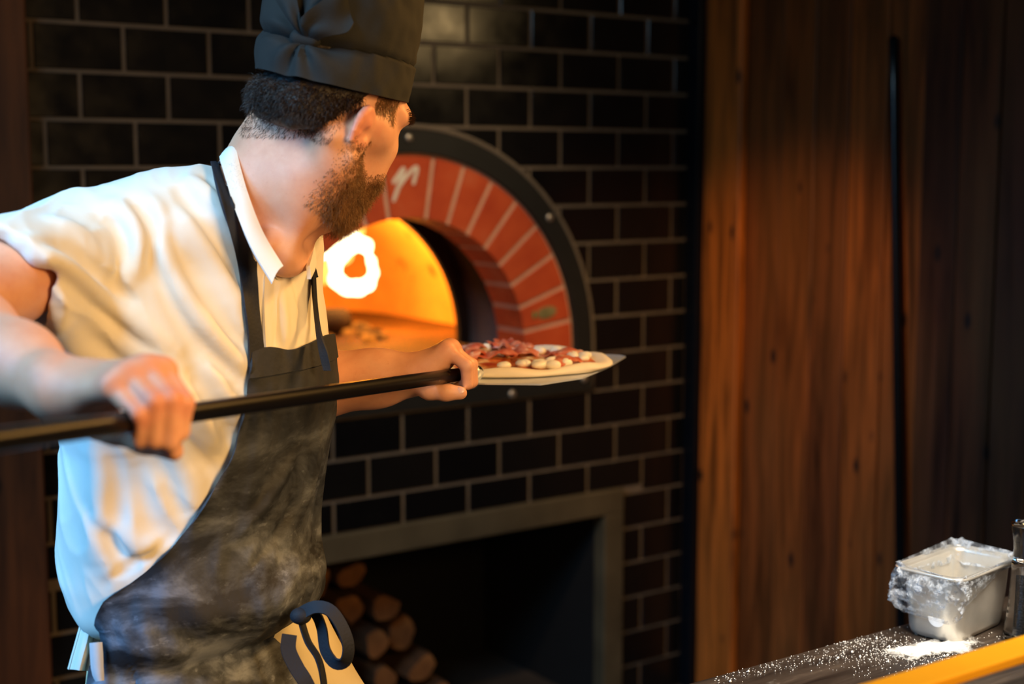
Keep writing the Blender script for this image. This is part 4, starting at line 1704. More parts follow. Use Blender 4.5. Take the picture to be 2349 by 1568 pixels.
# nail of the far thumb, eyes
for s in (1, -1):
    e = Field().ell(hp(0.0735, s * 0.033, 0.008), HROT, [0.0118] * 3)
    eye = pfield('eyeball', e, 'eye', h=0.0016)
    e = Field().ell(hp(0.0825, s * 0.033, 0.007), HROT, [0.004, 0.0052, 0.0052])
    pfield('iris', e, 'iris', eye, h=0.001)
tn = unit(PL(1056, 901, 2.0) - PL(1022, 899, 2.0))
cam_n = unit(PL(1055, 899, 1.9) - PL(1055, 899, 2.0))
up_n = unit(np.cross(cam_n, tn))
nm = unit(cam_n * 0.9 + up_n * 0.25)
e = Field().ell(PL(1056, 899, 2.0125) + nm * 0.0082, np.stack([tn, unit(np.cross(nm, tn)), nm]), [0.0065, 0.0055, 0.0022])
pfield('thumbnail', e, 'nail', h=0.0008)

# --------------------------------------------------------------- shirt
shirt = Field()
Z_HEM = PL(400, 1388, 1.91)[2]
fn, lo, hi = torso(0.0, z0=Z_HEM, z1=ZTOP)
shirt.raw(fn, lo, hi, 0.03)
shirt.poly([PL(545, 492, 1.84), PL(420, 520, 1.81), PL(300, 548, 1.775), SH_R], [0.060, 0.062, 0.064, 0.066], 0.05)
SL = SH_R * .50 + EL_R * .50
shirt.poly([SH_R, SH_R * .6 + EL_R * .4, SH_R * .3 + EL_R * .7], [0.066, 0.067, 0.072], 0.035)
shirt.poly([PL(640, 500, 1.88), SH_L, SH_L * .45 + EL_L * .55], [0.052, 0.060, 0.066], 0.05)
# slack cloth from the sleeve down to the flank
shirt.poly([PL(120, 650, 1.70), PL(190, 740, 1.76), PL(240, 830, 1.80)], [0.050, 0.050, 0.035], 0.06)
# cut the sleeve mouth and the neck opening
ax = unit(EL_R - SH_R)
hemc = PL(15, 655, 1.62)
hn = unit(ax + 0.30 * unit(PL(38, 800, 1.6) - PL(38, 622, 1.6)))


def sleeve_cut(p):
    ba = EL_R - SH_R
    h = np.clip((p - SH_R) @ ba / (ba @ ba), 0, 1.4)
    c = np.linalg.norm(p - SH_R - h[:, None] * ba, axis=1) - 0.098
    return np.maximum(-((p - hemc) @ hn), c)


shirt.raw(sleeve_cut, np.minimum(SH_R, EL_R) - 0.25, np.maximum(SH_R, EL_R) + 0.25, 0.004, 's')
shirt.poly([hemc - ax * 0.02, SH_R * .3 + EL_R * .7], [0.057, 0.062], 0.006, 's')
neckcut = [PL(600, 505, 1.835), PL(625, 440, 1.83), PL(650, 330, 1.82)]
shirt.poly(neckcut, [0.064, 0.068, 0.085], 0.006, 's')
shirt.poly([PL(640, 530, 1.80), PL(668, 575, 1.775), PL(672, 596, 1.76)], [0.040, 0.028, 0.014], 0.008, 's')


def fold(pts, w, h):
    """a crease line read on the cloth: displaces the surface out (h > 0) or in (h < 0), width w"""
    c = catmull(np.array(pts, float), 3 * len(pts))
    P = shirt.cast(c[:, 0], c[:, 1], 1.2, 2.4)
    m = len(P)
    fade = np.sin(np.linspace(0.06, 0.94, m) * math.pi) ** 0.6

    def fn(p):
        best = np.full(len(p), 9.0)
        amp = np.zeros(len(p))
        for i in range(m - 1):
            a, ba = P[i], P[i + 1] - P[i]
            t = np.clip((p - a) @ ba / max(ba @ ba, 1e-9), 0, 1)
            d = np.linalg.norm(p - a - t[:, None] * ba, axis=1)
            k = d < best
            best[k] = d[k]
            amp[k] = (fade[i] + (fade[i + 1] - fade[i]) * t)[k]
        return -1.7 * h * amp * np.exp(-(best / w) ** 2)
    return fn, P.min(0) - 1.6 * w, P.max(0) + 1.6 * w


FOLDS = [  # from the shoulder seam down across the back and flank
    ([(262, 470), (300, 500), (320, 550), (318, 600), (298, 636)], .013, .010), ([(304, 470), (338, 510), (346, 565), (340, 615)], .011, -.009),
    ([(236, 500), (272, 530), (284, 580), (270, 620)], .011, -.007),
    ([(354, 539), (400, 640), (452, 725), (530, 810), (566, 850)], .012, .010), ([(352, 600), (395, 700), (450, 780), (520, 850), (552, 890)], .011, -.007),
    ([(385, 500), (430, 600), (487, 700), (548, 790)], .010, -.008), ([(420, 490), (475, 570), (525, 660), (562, 745)], .012, .009),
    ([(414, 440), (460, 500), (510, 580), (545, 650)], .010, -.007), ([(440, 412), (490, 450), (530, 520), (552, 590)], .010, .006),
    ([(350, 460), (400, 530), (440, 610)], .010, .005), ([(470, 410), (505, 440), (535, 480)], .007, -.005),
    ([(38, 574), (121, 593), (178, 638), (242, 695), (319, 746), (400, 800)], .013, .012), ([(60, 610), (140, 632), (215, 700), (290, 760), (370, 815)], .012, -.009),
    ([(48, 540), (159, 570), (239, 640), (290, 690)], .011, -.008), ([(130, 505), (200, 540), (236, 600), (250, 650)], .012, .008),
    ([(20, 560), (80, 545), (140, 560)], .010, .006), ([(180, 520), (220, 560), (238, 610)], .009, -.006),
    ([(120, 690), (150, 760), (210, 830), (290, 860)], .018, .008), ([(180, 690), (250, 760), (330, 830), (400, 850)], .014, .006),
    ([(300, 740), (380, 850), (455, 950), (520, 1040)], .016, .008), ([(250, 780), (330, 900), (420, 1010), (480, 1090)], .014, -.007),
    ([(440, 860), (480, 930), (520, 1000)], .010, -.006), ([(470, 830), (510, 890), (540, 960)], .010, .006),
    # slack above the waist
    ([(350, 900), (400, 1000), (440, 1090), (448, 1170)], .018, .009), ([(310, 1060), (325, 1130), (348, 1195), (395, 1238)], .013, -.012),
    ([(240, 1190), (285, 1235), (330, 1255), (395, 1238)], .012, .010), ([(250, 1330), (300, 1296), (350, 1262), (400, 1228)], .007, -.007),
    ([(215, 1020), (230, 1120), (222, 1220), (230, 1300)], .020, .007), ([(262, 1040), (272, 1120), (265, 1210), (262, 1290)], .014, -.007),
    ([(330, 1020), (390, 1120), (425, 1190)], .012, -.006), ([(228, 1230), (250, 1290), (262, 1340)], .011, .006),
    ([(205, 1160), (245, 1230), (300, 1275)], .012, -.006), ([(500, 900), (520, 980), (500, 1060)], .012, -.005),
    # front
    ([(640, 650), (650, 720), (655, 790)], .009, .005), ([(675, 640), (690, 700), (690, 790)], .008, -.004), ([(620, 660), (630, 730), (640, 800)], .008, -.004)]
todo = [fold(*q) for q in FOLDS]
for fn_, lo_, hi_ in todo:
    shirt.raw(fn_, lo_, hi_, 0.01, 'd')
TORSO_SHIRT = Field()
TORSO_SHIRT.ops = list(shirt.ops)


def cloth(p):
    a = 0.88 * p[:, 0] + 0.47 * p[:, 2]
    c = -0.47 * p[:, 0] + 0.88 * p[:, 2]
    q = np.c_[a * 26 + 0.6 * vnoise(p * 8, 21), c * 6, p[:, 1] * 9]
    rid = (1 - np.abs(vnoise(q, 22))) ** 3
    q2 = np.c_[a * 52, c * 13, p[:, 1] * 18]
    rid2 = (1 - np.abs(vnoise(q2, 23))) ** 4
    return 0.0026 * vnoise(p * np.array([16, 16, 9]), 3) - 0.0042 * rid - 0.0016 * rid2 + 0.002


shirt.raw(cloth, lo - 1, hi + 1, 0.01, 'd')
SHIRT = pfield('shirt', shirt, 'shirt', h=0.0030)

# sleeve hem band
a1 = unit(np.cross(ax, [0, 0, 1]))
a2 = np.cross(ax, a1)
# collar band round the neck opening, higher at the nape, open at the throat
inner = np.array([PL(648, 612, 1.730), PL(600, 532, 1.740), PL(564, 436, 1.757), PL(541, 342, 1.797), PL(556, 348, 1.870), PL(600, 400, 1.925), PL(664, 470, 1.945), PL(698, 505, 1.925), PL(716, 555, 1.880), PL(706, 610, 1.80)])
outer = np.array([PL(624, 650, 1.716), PL(576, 568, 1.722), PL(537, 473, 1.742), PL(508, 368, 1.785), PL(520, 380, 1.885), PL(590, 440, 1.950), PL(660, 520, 1.972), PL(704, 545, 1.955), PL(722, 600, 1.890), PL(709, 640, 1.80)])
i_, o_ = catmull(inner, 70), catmull(outer, 70)
rows = [i_ * (1 - s) + o_ * s for s in (0, .2, .4, .6, .8, 1)]
G = np.array(rows)
for i in range(6):
    G[i] += UPZ * 0.004 * math.sin(i / 5 * math.pi)
psheet('collar', G, 0.005, 'collar', SHIRT)
# placket flap and top button
fl = []
for y, x0, x1 in ((612, 606, 652), (640, 600, 640), (690, 598, 634), (745, 600, 628), (800, 603, 622)):
    P = TORSO_SHIRT.cast(np.linspace(x0, x1, 7), np.full(7, y), 1.2, 2.4)
    fl.append(P + TORSO_SHIRT.grad(P) * 0.004)
psheet('placket', np.array(fl), 0.004, 'shirt', SHIRT)
P = TORSO_SHIRT.cast([628], [634], 1.2, 2.4)
N = TORSO_SHIRT.grad(P)[0]
t1 = unit(np.cross(N, UPZ))
pfield('button', Field().ell(P[0] + N * 0.0085, np.stack([t1, np.cross(N, t1), N]), [0.006, 0.006, 0.0025]), 'mozz', SHIRT, h=0.001)

# shirt tail and tag at the back
rows = []
for y, x0, x1, d in ((1360, 210, 238, 1.90), (1385, 200, 238, 1.895), (1420, 188, 233, 1.892), (1470, 174, 226, 1.89), (1505, 164, 216, 1.888), (1520, 160, 213, 1.888), (1534, 156, 210, 1.888)):
    s = np.linspace(0, 1, 14)
    rows.append([PL(x0 + (x1 - x0) * q, y + 4 * q, d - 0.105 - 0.012 * math.sin(q * math.pi) + 0.006 * math.sin(q * 11)) for q in s])
psheet('shirt_tail', np.array(rows), 0.004, 'shirt', SHIRT)
rows = []
for y, x0, x1 in ((1474, 206, 234), (1500, 207, 236), (1530, 209, 237), (1548, 213, 238), (1562, 220, 238)):
    rows.append([PL(x0 + (x1 - x0) * q, y - 2 * q, 1.73 - 0.004 * math.sin(q * 3)) for q in np.linspace(0, 1, 6)])
psheet('tag', np.array(rows), 0.0015, 'tag', SHIRT)

# --------------------------------------------------------------- trousers and shoes
HIP_R, HIP_L = PL(390, 1490, 1.88), PL(585, 1440, 1.985)
KN_L = PL(850, 1822, 2.0)
legs = Field()
zb = ZT.min()
fn, lo, hi = torso(0.016, z0=0.80, z1=Z_HEM + 0.02)
legs.raw(fn, lo, hi, 0.03)
KN_R = np.array([HIP_R[0] - 0.02, HIP_R[1] - 0.01, 0.50])
AN_R = np.array([KN_R[0] - 0.05, KN_R[1] + 0.02, 0.10])
KN_L[2] = max(KN_L[2], 0.55)
AN_L = np.array([KN_L[0] - 0.02, KN_L[1] + 0.02, 0.10])
legs.poly([HIP_R + UPZ * -0.02, KN_R, AN_R], [0.092, 0.070, 0.060], 0.04)
legs.poly([HIP_L, KN_L, AN_L], [0.094, 0.072, 0.060], 0.04)
legs.raw(lambda p: 0.004 * vnoise(p * np.array([14, 14, 10]), 8), np.array([-5, -5, -5]), np.array([5, 5, 5]), 0.01, 'd')
TROUSERS = pfield('trousers', legs, 'trousers', h=0.005)
for an in (AN_R, AN_L):
    sh = Field()
    a0 = np.array([an[0], an[1], 0.045])
    sh.poly([a0 - TF * 0.05, a0 + TF * 0.08, a0 + TF * 0.17], [0.043, 0.043, 0.036], 0.03)
    sh.cone(an + UPZ * 0.01, a0, 0.045, 0.046, 0.03)
    sh.raw(lambda p: p[:, 2] * -1 + 0.002, np.array([-5, -5, -1]), np.array([5, 5, 1.0]), 0.004, 'i')
    pfield('shoe', sh, 'shoe', h=0.004)

# --------------------------------------------------------------- apron
base = Field()
base.ops = list(TORSO_SHIRT.ops)
fn, lo, hi = torso(-0.002, z0=0.55, z1=Z_HEM + 0.03)
skirtf = Field()
skirtf.raw(fn, lo, hi, 0.02)


def angle_of(P):
    cx, cy = np.interp(P[:, 2], ZT, CXT), np.interp(P[:, 2], ZT, CYT)
    q = P[:, :2] - np.c_[cx, cy]
    return np.arctan2(q @ TR[:2], q @ TF[:2])


edge_px = [(569, 806), (567, 850), (560, 900), (549, 960), (534, 1015), (512, 1070), (480, 1130), (442, 1192), (400, 1248), (350, 1298), (300, 1337), (262, 1362), (247, 1375)]
ex, ey = np.array(edge_px).T
EP = TORSO_SHIRT.cast(ex, ey, 1.2, 2.4)
EZ, ET = EP[:, 2], angle_of(EP)
sk_px = [(240, 1420), (234, 1470), (226, 1530), (219, 1590)]
SP = skirtf.cast(*np.array(sk_px).T, 1.2, 2.4)
EZ, ET = np.concatenate([EZ, SP[:, 2], [0.60]]), np.concatenate([ET, angle_of(SP), [angle_of(SP)[-1] + 0.02]])
o_ = np.argsort(EZ)
EZ, ET = EZ[o_], ET[o_]
ET[EZ < 1.05] = np.radians(86)
ET[EZ < 1.0] = np.radians(93)
z_top, z_bot = float(EP[0, 2]), 0.60
NR, NC = 150, 110
zs = np.linspace(z_top, z_bot, NR)
G = np.zeros((NR, NC, 3))
U = np.linspace(1, -1, NC)
ZW = PL(560, 1462, 1.87)[2]          # tie line
for i, z in enumerate(zs):
    te = np.interp(z, EZ, ET)
    th = np.where(U >= 0, U * te, U * (te * 1.15 + 0.30 * np.clip((z - 0.95) / 0.2, 0, 1)))
    c = np.array([np.interp(z, ZT, CXT), np.interp(z, ZT, CYT)])
    dirs = np.cos(th)[:, None] * TF[:2] + np.sin(th)[:, None] * TR[:2]
    rs = np.arange(0.06, 0.30, 0.002)
    pts = np.concatenate([np.c_[c + dirs[:, :] * r, np.full(NC, z)] for r in rs])
    fld = TORSO_SHIRT if z > Z_HEM + 0.02 else skirtf
    d = fld(pts).reshape(len(rs), NC)
    if z <= Z_HEM + 0.06:
        d = np.minimum(d, skirtf(pts).reshape(len(rs), NC))
    ins = d < 0
    last = len(rs) - 1 - np.argmax(ins[::-1], axis=0)
    # keep to the trunk: the first exit beyond the middle
    ok = np.zeros(NC, int)
    for j in range(NC):
        k = 0
        while k < len(rs) - 1 and ins[k, j]:
            k += 1
        ok[j] = max(k - 1, 0)
    d0, d1 = d[ok, np.arange(NC)], d[np.minimum(ok + 1, len(rs) - 1), np.arange(NC)]
    r = rs[ok] + 0.002 * np.clip(d0 / (d0 - d1 + 1e-9), 0, 1)
    ea, eb = np.interp(z, ZT, AT), np.interp(z, ZT, BT)
    r = np.minimum(r, 1 / np.sqrt((np.cos(th) / eb) ** 2 + (np.sin(th) / ea) ** 2) + 0.022)
    G[i, :, :2] = c + dirs * r[:, None]
    G[i, :, 2] = z
# lift off the shirt, pouch over the tie line, drape noise; smooth the radial jumps first
for _ in range(3):
    G[1:-1, 1:-1, :2] = 0.5 * G[1:-1, 1:-1, :2] + 0.125 * (G[:-2, 1:-1, :2] + G[2:, 1:-1, :2] + G[1:-1, :-2, :2] + G[1:-1, 2:, :2])
zz = G[..., 2]
rad = G[..., :2] - np.stack([np.interp(zz, ZT, CXT), np.interp(zz, ZT, CYT)], -1)
rn = rad / np.linalg.norm(rad, axis=2)[..., None]
thg = np.arctan2(rn @ TR[:2], rn @ TF[:2])
front = np.exp(-(thg / 1.1) ** 2)
lift = 0.0075 + 0.020 * front * np.exp(-((zz - (ZW + 0.055)) / 0.035) ** 2) - 0.012 * front * np.exp(-((zz - (ZW - 0.004)) / 0.012) ** 2)
lift += 0.010 * np.clip((ZW - 0.03 - zz) / 0.2, 0, 1)
flat = np.c_[thg.ravel() * 3.2, zz.ravel() * 9, np.zeros(zz.size)]
dn = vnoise(flat + np.c_[zz.ravel() * 3, np.zeros(zz.size), np.zeros(zz.size)], 5).reshape(zz.shape)
dn2 = vnoise(np.c_[thg.ravel() * 9 + zz.ravel() * 14, zz.ravel() * 16 - thg.ravel() * 5, np.zeros(zz.size)], 6).reshape(zz.shape)
lift += 0.006 * (dn + 0.3) * np.clip((z_top - zz) / 0.1, 0, 1) + 0.003 * dn2 * np.clip((z_top - zz) / 0.05, 0, 1)
# diagonal creases from the tie and across the belly
for (za, ta, zb_, tb, w, h) in ((1.235, -0.25, 1.13, 0.55, 0.016, .008), (1.17, -0.35, 1.08, 0.45, 0.014, -.008), (1.10, -0.4, 1.05, 0.2, 0.014, .007), (1.03, 1.1, 0.99, 0.2, 0.012, -.006), (1.03, 1.3, 0.93, 0.5, 0.012, .006), (1.02, 1.35, 0.80, 1.0, 0.014, -.008)):
    s = np.clip(((thg - ta) / (tb - ta)), 0, 1)
    zc = za + (zb_ - za) * s
    fade = np.clip(s * 4, 0, 1) * np.clip((1 - s) * 4, 0, 1)
    lift += h * np.exp(-((zz - zc) / w) ** 2) * fade
skw = np.clip((ZW - zz) / 0.15, 0, 1)
lift += skw * 0.010 * np.sin(thg * 7 + 1.0)
G[..., :2] += rn * lift[..., None]
# slight wave of the top hem
G[:4, :, 2] += (0.004 * np.sin(np.linspace(0, 9, NC)))[None] * np.array([1, .7, .4, .15])[:, None]
APRON = psheet('apron', G, 0.003, 'apron')
APRON_G = G
# hem of the bib, rolled
hem = np.array([G[0], G[6]]) + np.concatenate([rn[0], np.zeros((NC, 1))], 1)[None] * 0.0022
psheet('bib_hem', np.array([hem[0] * (1 - s) + hem[1] * s for s in (0, .33, .66, 1)]), 0.003, 'apron', APRON)

# neck strap: near side, raking up to the collar and round the nape
rows = []
for y, x0, x1 in ((842, 572, 606), (800, 570, 605), (760, 569, 600), (700, 560, 593), (640, 552, 590), (600, 544, 588), (560, 535, 574), (500, 518, 550), (450, 503, 530), (400, 490, 513), (372, 483, 505)):
    P = TORSO_SHIRT.cast(np.linspace(x0, x1, 6), np.full(6, y), 1.2, 2.4)
    V_ = P - np.array([0, 0, HC])
    V_ /= np.linalg.norm(V_, axis=1)[:, None]
    rows.append(P - V_ * (0.007 if y > 800 else 0.012 if y > 590 else 0.018 if y > 480 else 0.024))
rows = np.array(rows)
rows = np.array([catmull(rows[:, j], 60) for j in range(6)]).transpose(1, 0, 2)
for _ in range(8):
    rows[1:-1] = (rows[:-2] + 2 * rows[1:-1] + rows[2:]) / 4
nape = [np.array([PL(x, y, d), PL(x + 8, y + 26, d + .004)]) for x, y, d in ((508, 366, 1.85), (540, 378, 1.92), (600, 436, 1.972), (662, 515, 1.99), (704, 560, 1.962), (720, 610, 1.91))]
st = np.array([[a * (1 - s) + b * s for s in np.linspace(0, 1, 6)] for a, b in nape])
psheet('neck_strap', rows, 0.003, 'strap', APRON)
lst = [np.array([PL(x0, y, d), PL(x1, y, d2)]) for y, x0, x1, d, d2 in ((600, 716, 722, 1.925, 1.90), (660, 717, 724, 1.90, 1.875), (720, 722, 729, 1.875, 1.86), (770, 727, 738, 1.850, 1.84), (810, 733, 752, 1.835, 1.83), (850, 742, 760, 1.83, 1.83))]
lst = np.array([[a * (1 - s) + b * s for s in np.linspace(0, 1, 5)] for a, b in lst])
lst = np.array([catmull(lst[:, j], 30) for j in range(5)]).transpose(1, 0, 2)
psheet('neck_strap', lst, 0.003, 'strap', APRON)
st = np.array([catmull(st[:, j], 40) for j in range(6)]).transpose(1, 0, 2)
psheet('neck_strap', st, 0.003, 'strap', APRON)


# apron strings tied in front
def ribbon(name, pts, w, d_in=0.0, twist=None):
    c = catmull(np.array([PL(x, y, d) for x, y, d in pts]), 44)
    tg = np.gradient(c, axis=0)
    tg /= np.linalg.norm(tg, axis=1)[:, None]
    view = np.array([unit(q - np.array([0, 0, HC])) for q in c])
    tw = np.linspace(*(twist or (0, 0)), len(c))
    sd = np.cross(tg, view)
    sd /= np.linalg.norm(sd, axis=1)[:, None]
    n2 = np.cross(sd, tg)
    sd = sd * np.cos(tw)[:, None] + n2 * np.sin(tw)[:, None]
    G = np.array([c - sd * w + 0 * c, c, c + sd * w]).transpose(1, 0, 2)
    return psheet(name, G, 0.0024, 'strap', APRON)


ribbon('apron_string', [(688, 1408, 1.800), (722, 1392, 1.792), (758, 1400, 1.786), (786, 1440, 1.782), (799, 1482, 1.78), (792, 1516, 1.782), (768, 1520, 1.79), (746, 1490, 1.80), (738, 1440, 1.806), (722, 1406, 1.806), (696, 1402, 1.808)], 0.0085, twist=(0.4, 0.9))
ribbon('apron_string', [(664, 1455, 1.795), (662, 1490, 1.786), (680, 1530, 1.78), (702, 1566, 1.775), (735, 1640, 1.77)], 0.0095, twist=(0.2, 0.4))
ribbon('apron_string', [(690, 1420, 1.81), (706, 1470, 1.805), (730, 1510, 1.80), (742, 1560, 1.80), (748, 1640, 1.80)], 0.006, twist=(0.9, 1.0))
P = PL(690, 1412, 1.802)
pfield('string_knot', Field().ell(P, np.eye(3), [0.014, 0.012, 0.011]), 'strap', APRON, h=0.002)

# --------------------------------------------------------------- cap
NT_, NZ = 220, 110
THK = math.radians(157)                    # the tie gathers the cloth here, behind the right ear


def cap_pt(th, q, out=0.0):
    """point of the cap: th round the head (0 = brow), q 0 rim .. 1 upper edge, > 1 crown"""
    th, q = np.asarray(th, float), np.asarray(q, float)
    th, q = np.broadcast_arrays(th, q)
    back = 0.5 - 0.5 * np.cos(th)
    u_rim = 0.022 + 0.030 * np.cos(th)
    qq = np.clip(q, 0, 1)
    u = u_rim + qq * (0.172 - u_rim) + 0.014 * np.sin(np.clip(q - 1, 0, 1) * math.pi / 2)
    qc = 0.30 + 0.05 * np.cos(th)
    crease = np.exp(-((qq - qc) / 0.040) ** 2)
    dth = (th - THK + math.pi) % (2 * math.pi) - math.pi
    near = np.exp(-(dth / 0.55) ** 2)
    k = 1.0 - crease * (0.030 + 0.07 * back ** 2 + 0.11 * near)
    k = k + 0.035 * np.exp(-((qq - 0.13) / 0.12) ** 2) * back + 0.035 * np.exp(-((qq - 0.70) / 0.25) ** 2)
    k = k * np.where(q > 1, np.cos(np.clip(q - 1, 0, 1) * math.pi / 2) ** 0.7, 1.0)
    dx, dy = dth * 0.095, (qq - qc) * 0.15
    dist = np.sqrt(dx * dx + dy * dy)
    phi = np.arctan2(dy, dx)
    w = 0.0055 * np.sin(phi * 7 + 0.8) * np.clip(dist / 0.02, 0, 1) * np.exp(-(dist / 0.055) ** 2)
    w += 0.0030 * np.sin(phi * 3 + 2.0) * np.clip(dist / 0.03, 0, 1) * np.exp(-(dist / 0.10) ** 2)
    sh = th.shape
    p = np.c_[np.cos(th).ravel() * 3.0 + 11, np.sin(th).ravel() * 3.0, qq.ravel() * 3.5]
    w = w + (vnoise(p, 2) * 0.0030 + vnoise(p * 2.3, 6) * 0.0015).reshape(sh) * np.where(q > 1, k, 1)
    w = w + 0.004 * crease * (qq < qc)
    rf, rr = (0.1045 + 0.003 * qq) * k + w + out, (0.0915 + 0.004 * qq) * k + w + out
    f = -0.012 - 0.24 * (u - 0.022) + rf * np.cos(th)
    return HCEN + HF * f[..., None] + HR * (rr * np.sin(th) - 0.17 * (u - 0.022))[..., None] + HU * u[..., None]


th = np.linspace(0, 2 * math.pi, NT_, endpoint=False)
qs = np.concatenate([np.linspace(0, 1, 84), 1 + np.linspace(0, 1, 27)[1:]])
G = np.array([cap_pt(th, np.full(NT_, q)) for q in qs])
HAT = psheet('cap', G[::-1], 0.003, 'hat', close_u=True)


def tail(prof):
    """cloth tail lying off the cap; rows of ((th0, q0, out0), (th1, q1, out1))"""
    A = catmull(np.array([p[0] for p in prof], float), 26)
    B = catmull(np.array([p[1] for p in prof], float), 26)
    S = np.linspace(0, 1, 9)
    P = A[:, None] * (1 - S)[None, :, None] + B[:, None] * S[None, :, None]
    P[..., 2] += 0.004 * np.sin(S * 7)[None] * np.linspace(0, 1, 26)[:, None]
    R_ = cap_pt(np.radians(P[..., 0]), P[..., 1], P[..., 2])
    return psheet('tie_tail', R_, 0.003, 'hat', HAT)


tail([((160, 0.29, .010), (152, 0.27, .010)), ((176, 0.42, .014), (160, 0.44, .012)), ((190, 0.60, .020), (164, 0.66, .012)), ((200, 0.86, .024), (166, 0.98, .014))])
tail([((158, 0.31, .009), (152, 0.25, .009)), ((150, 0.42, .012), (140, 0.30, .010)), ((140, 0.55, .012), (126, 0.36, .008)), ((134, 0.70, .010), (122, 0.44, .007))])
pfield('tie_knot', Field().poly([cap_pt(math.radians(164), 0.27, 0.002), cap_pt(math.radians(150), 0.28, 0.002)], [0.011, 0.009], 0.01), 'hat', HAT, h=0.002)

# --------------------------------------------------------------- hair and beard
hv = (BV - HCEN) @ HROT.T
BN = body.grad(BV)


def strands(name, mat, roots, nrm, flow, length, r0, curl, seg=6, seed=1, parent=PERSON):
    rng = np.random.default_rng(seed)
    n = len(roots)
    L = length * rng.uniform(0.65, 1.15, n)
    p = roots.copy()
    d = nrm * 0.55 + flow
    d += rng.normal(0, 0.22, (n, 3))
    d /= np.linalg.norm(d, axis=1)[:, None]
    ph = rng.uniform(0, 6.28, n)
    fr = rng.uniform(0.8, 1.6, n)
    pts = [p.copy()]
    a = np.cross(d, nrm + 0.01)
    a /= np.linalg.norm(a, axis=1)[:, None] + 1e-9
    b = np.cross(d, a)
    for i in range(1, seg):
        s = i / (seg - 1)
        step = L / (seg - 1)
        w = curl * (np.cos(ph + s * 5 * fr)[:, None] * a + np.sin(ph + s * 5 * fr)[:, None] * b)
        dd = d + w + flow * 0.6 * s - nrm * 0.25 * s
        dd /= np.linalg.norm(dd, axis=1)[:, None]
        p = p + dd * step[:, None]
        pts.append(p.copy())
    pts = np.array(pts)                       # seg, n, 3
    rad = r0 * (1 - 0.85 * np.linspace(0, 1, seg) ** 1.5)
    rings = []
    for i in range(seg):
        for k in range(3):
            t = 2 * math.pi * k / 3
            rings.append(pts[i] + rad[i] * (math.cos(t) * a + math.sin(t) * b))
    V = np.array(rings).transpose(1, 0, 2).reshape(-1, 3)   # n, seg*3
    f = []
    for i in range(seg - 1):
        for k in range(3):
            k2 = (k + 1) % 3
            f.append((i * 3 + k, i * 3 + k2, (i + 1) * 3 + k2, (i + 1) * 3 + k))
    f = np.array(f)
    Fa = (f[None] + (np.arange(n) * seg * 3)[:, None, None]).reshape(-1, 4)
    return mobj(name, L2W(V), Fa, mat, parent)


def hairline(x):
    """lower edge of the hair in head height, by position fore-aft (behind the ear)"""
    return np.interp(x, [-0.115, -0.085, -0.06, -0.045, -0.030, -0.015, 0.010], [-0.074, -0.074, -0.062, -0.044, -0.018, 0.018, 0.030])


x, y, z = hv.T
noear = np.abs(y) < 0.0765
scalp = (x < 0.008) & (z < 0.045) & (z > hairline(x)) & noear & (np.abs(hv).max(1) < 0.13)
side = (x > -0.002) & (x < 0.040) & (z < 0.040) & (z > np.interp(x, [0, 0.015, 0.04], [-0.045, -0.03, 0.012])) & (np.abs(y) > 0.045) & noear
# hair mass under the strands
hb = Field()
hb.ell(hp(-0.010, 0, 0.040), HROT, [0.092, 0.079, 0.095], 0.02)
hb.cone(hp(-0.066, -0.03, -0.030), hp(-0.064, 0.03, -0.030), 0.029, 0.029, 0.03)
hb.raw(lambda p: (lambda q: np.maximum(q[:, 2] - 0.06, np.maximum(hairline(q[:, 0]) - q[:, 2] + 0.004, q[:, 0] + 0.010)))((p - HCEN) @ HROT.T), HCEN - 0.3, HCEN + 0.3, 0.012, 'i')
hb.raw(lambda p: 0.0035 * vnoise(p * 70, 12) + 0.003 * vnoise(p * 38, 13), HCEN - 0.3, HCEN + 0.3, 0.01, 'd')
HB = pfield('hair', hb, 'hair_base', h=0.0028, relax=1)
hv2 = np.array([v.co for v in HB.data.vertices]) + foot
# back to level frame
dxy = hv2[:, :2] - CAM[:2]
HL = np.c_[dxy @ np.array([WX[0], WY[0]]), dxy @ np.array([WX[1], WY[1]]), hv2[:, 2]]
HN = hb.grad(HL)
hq = (HL - HCEN) @ HROT.T
vis = (hq[:, 2] < 0.020 + 0.30 * hq[:, 0]) & (HN @ HU > -0.6)
idx = RNG.choice(np.where(vis)[0], 5200)
rt, nr = HL[idx], HN[idx]
flow = -HU * 0.75 + HF * (0.25 * np.sign(hq[idx, 1])[:, None] * 0 + 0.15) + RNG.normal(0, 0.25, (len(idx), 3))
strands('hair_strands', 'hair', rt - nr * 0.001, nr, flow, 0.019, 0.00042, 0.75, 7, 2, HB)
# sideburns, nape fuzz
idx = RNG.choice(np.where(side)[0], 1500)
strands('sideburn', 'beard', BV[idx], BN[idx], -HU * 0.9 + HF * 0.15 + 0 * BN[idx], 0.010, 0.0003, 0.35, 5, 3)
nape = (x < -0.03) & (z < hairline(x) + 0.01) & (z > hairline(x) - 0.022) & (np.abs(hv).max(1) < 0.14) & noear
idx = RNG.choice(np.where(nape)[0], 900)
strands('nape_hair', 'stubble', BV[idx], BN[idx], -HU * 0.9 + RNG.normal(0, .2, (900, 3)), 0.006, 0.00022, 0.2, 4, 4)
